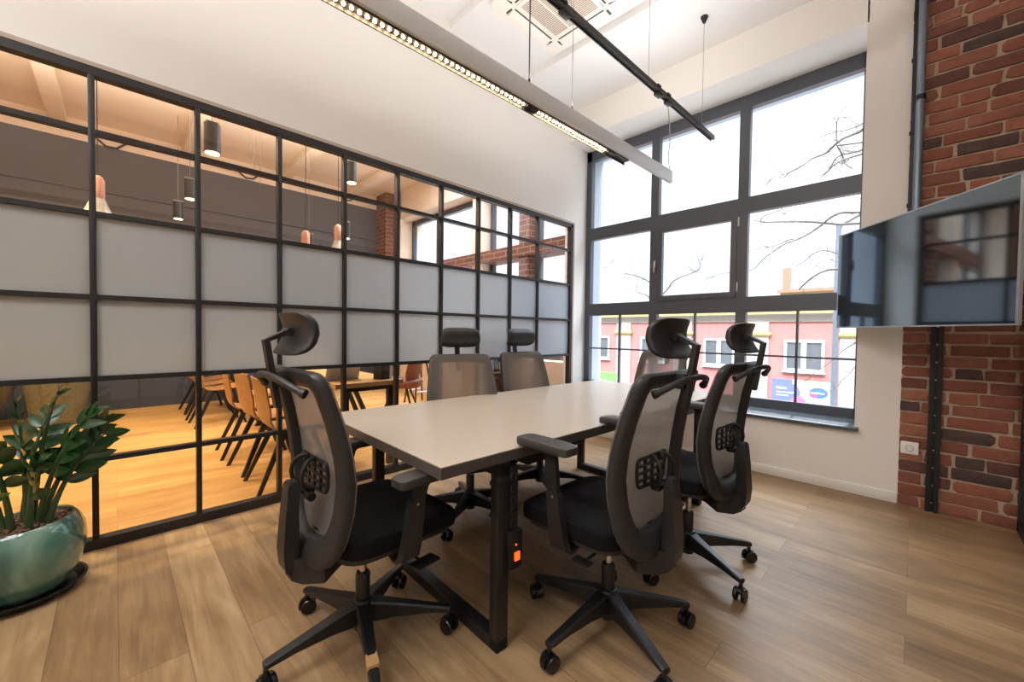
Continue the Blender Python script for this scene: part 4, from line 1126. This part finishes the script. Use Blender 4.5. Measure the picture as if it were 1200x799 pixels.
BR = [
(0.026,0.006,[(9.0,0.65,4.76),(9.0,0.76,4.71),(9.0,0.84,4.67),(9.0,0.96,4.59),(9.0,1.06,4.52),(9.0,1.16,4.49),(9.0,1.26,4.47),(9.0,1.42,4.41),(9.0,1.57,4.26),(9.0,1.73,4.21),(9.0,1.84,4.19),(9.0,1.94,4.24)]),
(0.012,0.004,[(9.8,0.71,5.16),(9.8,0.82,5.14),(9.8,1.0,5.09),(9.8,1.18,5.05),(9.8,1.36,5.03),(9.8,1.52,5.01)]),
(0.018,0.006,[(9.4,0.67,4.52),(9.4,0.79,4.52),(9.4,0.91,4.5),(9.4,1.03,4.45),(9.4,1.12,4.38),(9.4,1.2,4.29),(9.4,1.29,4.25),(9.4,1.38,4.19)]),
(0.018,0.006,[(8.8,0.63,4.23),(8.8,0.74,4.24),(8.8,0.83,4.22),(8.8,0.93,4.15),(8.8,1.04,4.1),(8.8,1.17,4.03),(8.8,1.29,3.98)]),
(0.013,0.009,[(9.0,1.06,4.52),(9.0,0.99,4.37),(9.0,0.95,4.2),(9.0,0.83,4.04)]),
(0.011,0.003,[(9.0,1.06,4.52),(9.0,1.08,4.68),(9.0,1.08,4.87),(9.0,1.05,4.94),(9.0,0.97,4.94),(9.0,0.85,4.94)]),
(0.01,0.003,[(11.0,1.33,6.76),(11.0,1.48,6.7),(11.0,1.56,6.64),(11.0,1.66,6.55),(11.0,1.76,6.51),(11.0,1.84,6.43)]),
(0.009,0.003,[(9.0,1.52,4.34),(9.0,1.68,4.32),(9.0,1.82,4.25),(9.0,1.89,4.21),(9.0,2.04,4.15),(9.0,2.15,4.03)]),
(0.024,0.006,[(8.6,0.59,3.2),(8.6,0.72,3.23),(8.6,0.83,3.24),(8.6,0.94,3.22),(8.6,1.06,3.16),(8.6,1.18,3.1),(8.6,1.36,3.0),(8.6,1.53,2.9),(8.6,1.69,2.82),(8.6,1.85,2.72),(8.6,2.08,2.59),(8.6,2.2,2.47),(8.6,2.3,2.41)]),
(0.024,0.005,[(9.2,0.9,3.17),(9.2,1.03,3.21),(9.2,1.24,3.26),(9.2,1.4,3.28),(9.2,1.56,3.31),(9.2,1.72,3.37),(9.2,1.86,3.41),(9.2,2.09,3.43),(9.2,2.22,3.43),(9.2,2.18,3.53),(9.2,2.04,3.61),(9.2,1.92,3.67),(9.2,1.86,3.71)]),
(0.01,0.004,[(8.6,1.58,2.91),(8.6,1.69,2.92),(8.6,1.83,2.85),(8.6,1.94,2.8),(8.6,2.11,2.79),(8.6,2.31,2.79)]),
(0.014,0.005,[(9.7,0.96,2.66),(9.7,1.11,2.77),(9.7,1.2,2.81),(9.7,1.32,2.82),(9.7,1.46,2.76),(9.7,1.6,2.66),(9.7,1.77,2.58)]),
(0.024,0.012,[(9.1,0.87,2.38),(9.1,1.06,2.39),(9.1,1.16,2.38),(9.1,1.29,2.3),(9.1,1.42,2.18),(9.1,1.53,2.1),(9.1,1.58,2.06)]),
(0.008,0.003,[(9.6,1.01,2.55),(9.6,1.14,2.62),(9.6,1.23,2.65),(9.6,1.32,2.58),(9.6,1.4,2.45)]),
(0.009,0.003,[(10.0,0.69,3.76),(10.0,0.84,3.82),(10.0,0.95,3.87),(10.0,1.06,3.87),(10.0,1.17,3.87)]),
(0.009,0.003,[(10.0,1.53,3.98),(10.0,1.64,3.93),(10.0,1.75,3.84),(10.0,1.88,3.78),(10.0,2.0,3.71),(10.0,2.14,3.74)]),
(0.02,0.009,[(10.5,5.02,2.45),(10.5,5.27,2.62),(10.5,5.45,2.74),(10.5,5.63,2.82),(10.5,5.86,2.89),(10.5,6.07,2.91)]),
(0.022,0.004,[(10.2,4.87,2.15),(10.2,4.74,2.25),(10.2,4.58,2.38),(10.2,4.42,2.5),(10.2,4.27,2.59),(10.2,4.12,2.67),(10.2,3.94,2.74),(10.2,3.81,2.78),(10.2,3.73,2.93),(10.2,3.66,3.13)]),
(0.014,0.004,[(10.5,5.08,2.0),(10.5,5.26,2.17),(10.5,5.37,2.28),(10.5,5.49,2.31),(10.5,5.57,2.41),(10.5,5.59,2.63),(10.5,5.63,2.8)]),
(0.01,0.003,[(11.0,7.48,3.34),(11.0,7.19,3.28),(11.0,6.9,3.28),(11.0,6.73,3.33),(11.0,6.52,3.46),(11.0,6.31,3.36),(11.0,6.11,3.24)]),
(0.01,0.004,[(9.8,2.84,2.62),(9.8,3.0,2.6),(9.8,3.14,2.58),(9.8,3.3,2.52),(9.8,3.51,2.43)]),
(0.008,0.003,[(10.2,3.81,2.78),(10.2,3.92,2.77),(10.2,3.99,2.78),(10.2,3.95,2.92)]),
(0.008,0.003,[(11.0,7.49,3.38),(11.0,7.18,3.23),(11.0,6.94,3.05),(11.0,6.76,2.88),(11.0,6.59,2.76),(11.0,6.4,2.76)]),
(0.012,0.004,[(9.0,0.61,1.14),(9.0,0.74,1.07),(9.0,0.86,0.97),(9.0,0.97,0.84),(9.0,1.08,0.69),(9.0,1.24,0.55),(9.0,1.44,0.33)]),
(0.009,0.004,[(9.0,0.6,0.84),(9.0,0.73,0.66),(9.0,0.81,0.51),(9.0,0.92,0.4)]),
]
def tree():
    t = thing('bare_tree', 'leafless street tree reaching thin branches across the window', 'tree', (9.6, -2.4, -4))
    org = Vector((9.6, -2.4, -4)); rnd = random.Random(11)
    b = B(); tube(b, smooth_pts([(0, 0, 0), (.05, -.05, 2.5), (0, .0, 5), (.1, -.1, 7.5), (.2, .1, 10)], 4), [.22 - .009 * i for i in range(17)], 12); obj('trunk', b, M['bark'], t)
    def twig(b, p, d, L_, r, depth):
        P = [p]; n = 5
        for i in range(n):
            d = (d + Vector((rnd.uniform(-.15, .15), rnd.uniform(-.3, .3), rnd.uniform(-.22, .32)))).normalized(); P.append(P[-1] + d * L_ / n)
        tube(b, P, [r * (1 - .6 * i / n) for i in range(n + 1)], 5)
        if depth > 0:
            for k in range(2):
                i = rnd.randint(1, n - 1); twig(b, P[i], (d + Vector((0, rnd.uniform(-.9, .9), rnd.uniform(-.7, .9)))).normalized(), L_ * .6, r * .6, depth - 1)
    for r0, r1, P in BR:
        v = [Vector(p) - org for p in P]
        # run the thick ones on toward the trunk, off to the right
        w = smooth_pts([Vector((a.x + .12 * math.sin(i * 1.3), a.y, a.z)) for i, a in enumerate(v)], 3)
        if r0 > .012 and P[0][1] < 1.2:
            root = Vector((.05, 0, max(3.0, v[0].z - .8))); w = [root, (root + w[0]) / 2 + Vector((0, 0, .25))] + w
        n = len(w)
        b = B(); tube(b, w, [r0 + (r1 - r0) * i / (n - 1) for i in range(n)], 7)
        for k in range(9 if r0 > .012 else 4):
            i = rnd.randint(2 if r0 > .012 else 1, n - 2); d = (w[i + 1] - w[i]).normalized()
            twig(b, w[i], (d + Vector((rnd.uniform(-.3, .3), rnd.uniform(-.6, .6), rnd.uniform(-.8, .9)))).normalized(), rnd.uniform(.15, .5), .0045, 1)
        obj('branch', b, M['bark'], t, sharp=80)
tree()

# ------------------------------------------------------------------ light
w = bpy.data.worlds.new('sky'); sc.world = w; w.use_nodes = True
nt = w.node_tree; N = nt.nodes; L = nt.links; bg = N['Background']
tc = N.new('ShaderNodeTexCoord'); n1 = N.new('ShaderNodeTexNoise'); n1.inputs['Scale'].default_value = 2.2; n1.inputs['Detail'].default_value = 5; L.new(tc.outputs['Generated'], n1.inputs['Vector'])
cr = N.new('ShaderNodeValToRGB'); e = cr.color_ramp.elements; e[0].position = .35; e[0].color = (.74, .83, .96, 1); e[1].position = .65; e[1].color = (.93, .97, 1, 1)
L.new(n1.outputs['Fac'], cr.inputs[0]); L.new(cr.outputs[0], bg.inputs['Color'])
# overcast sky: pale toward the horizon, far brighter overhead
sp = N.new('ShaderNodeSeparateXYZ'); L.new(tc.outputs['Generated'], sp.inputs[0])
mr = N.new('ShaderNodeMapRange'); mr.interpolation_type = 'SMOOTHSTEP'; mr.inputs['From Min'].default_value = .45; mr.inputs['From Max'].default_value = .8
mr.inputs['To Min'].default_value = 1.45; mr.inputs['To Max'].default_value = 22; L.new(sp.outputs[2], mr.inputs['Value']); L.new(mr.outputs[0], bg.inputs['Strength'])

def area(name, loc, rot, sx, sy, power, col, portal=False):
    l = bpy.data.lights.new(name, 'AREA'); l.shape = 'RECTANGLE'; l.size = sx; l.size_y = sy; l.energy = power; l.color = col
    o = bpy.data.objects.new(name, l); C.objects.link(o); o.location = loc; o.rotation_euler = rot
    if portal: l.cycles.is_portal = True
    return o
area('daylight_portal', (4.46, 1.68, 2.0), (0, PI / 2, 0), 3.0, 2.76, 1, (1, 1, 1), True)
area('daylight_portal', (4.46, 5.3, 2.1), (0, PI / 2, 0), 2.6, 4.2, 1, (1, 1, 1), True)
def spot(name, loc, tgt, power, col, ang=80, blend=.6, rad=.05):
    l = bpy.data.lights.new(name, 'SPOT'); l.energy = power; l.color = col; l.spot_size = math.radians(ang); l.spot_blend = blend; l.shadow_soft_size = rad
    o = bpy.data.objects.new(name, l); C.objects.link(o); o.location = loc
    o.rotation_euler = (Vector(tgt) - Vector(loc)).to_track_quat('-Z', 'Y').to_euler(); return o
WARM = (1, .84, .62)
# upward fill above the beam, added to brighten the ceiling
o = area('ceiling_fill', (1.0, 1.76, 2.78), (PI, 0, -.028), 5.0, .03, 44, (1, .98, .96))
sl = bpy.data.lights.new('hazy_sun', 'SUN'); sl.energy = 4.0; sl.angle = math.radians(6); sl.color = (1, .95, .88)
so = bpy.data.objects.new('hazy_sun', sl); C.objects.link(so); so.rotation_euler = Vector((.62, .12, -.72)).to_track_quat('-Z', 'Y').to_euler()
# unseen fill spots added behind the camera to light the room
spot('fill_spot', (-.4, 1.35, 2.85), (1.2, 1.6, .0), 45, (1, .97, .93), 110, 1, .12)
spot('fill_spot', (-.9, .6, 2.85), (1.5, .3, .0), 36, (1, .97, .93), 110, 1, .12)
area('room_fill', (-1.6, 1.3, 3.9), (0, 0, 0), 1.6, 1.6, 62, (.97, .98, 1))  # unseen fill added behind the camera, no fixture modelled
area('room_fill', (-.8, -1.8, 3.9), (0, 0, 0), 2.0, 1.4, 50, (.95, .97, 1))  # second added fill, out of view on the corridor side
# adjoining room
for x, y in ((.7, 5.0), (2.1, 5.0)): spot('cafe_spot', (x, y, 2.9), (x, y, 0), 120, WARM, 100, .7)
spot('cafe_spot', (-1.2, 4.6, 3.6), (-.2, 4.7, 0), 440, (1, .74, .38), 95, .7, .15)
spot('cafe_spot', (-1.6, 6.4, 3.6), (-.2, 6.2, 0), 380, (1, .76, .42), 95, .7, .15)
area('cafe_fill', (.5, 5.2, 3.2), (PI, 0, 0), 4.5, 2.0, 110, (1, .86, .7))  # added upward fill that warms the cream ceiling, no fixture there
area('cafe_fill', (1.2, 5.1, 3.85), (0, 0, 0), 4.5, 1.6, 45, (1, .92, .84))  # added downward fill, kept out of view above the partition header
area('frost_fill', (3.4, 4.6, 3.85), (0, 0, 0), 1.0, 2.0, 75, (.85, .93, 1))  # cool fill added to brighten the frosted panes, no lamp there

sc.view_settings.view_transform = 'Standard'; sc.view_settings.look = 'None'; sc.view_settings.gamma = 1; sc.view_settings.use_curve_mapping = False
sc.view_settings.exposure = 0.12
cy = sc.cycles
cy.use_denoising = True
try: cy.denoiser = 'OPENIMAGEDENOISE'
except Exception: pass
cy.max_bounces = 10; cy.diffuse_bounces = 6; cy.glossy_bounces = 5; cy.transparent_max_bounces = 24; cy.transmission_bounces = 6
cy.sample_clamp_indirect = 6; cy.caustics_reflective = False; cy.caustics_refractive = False
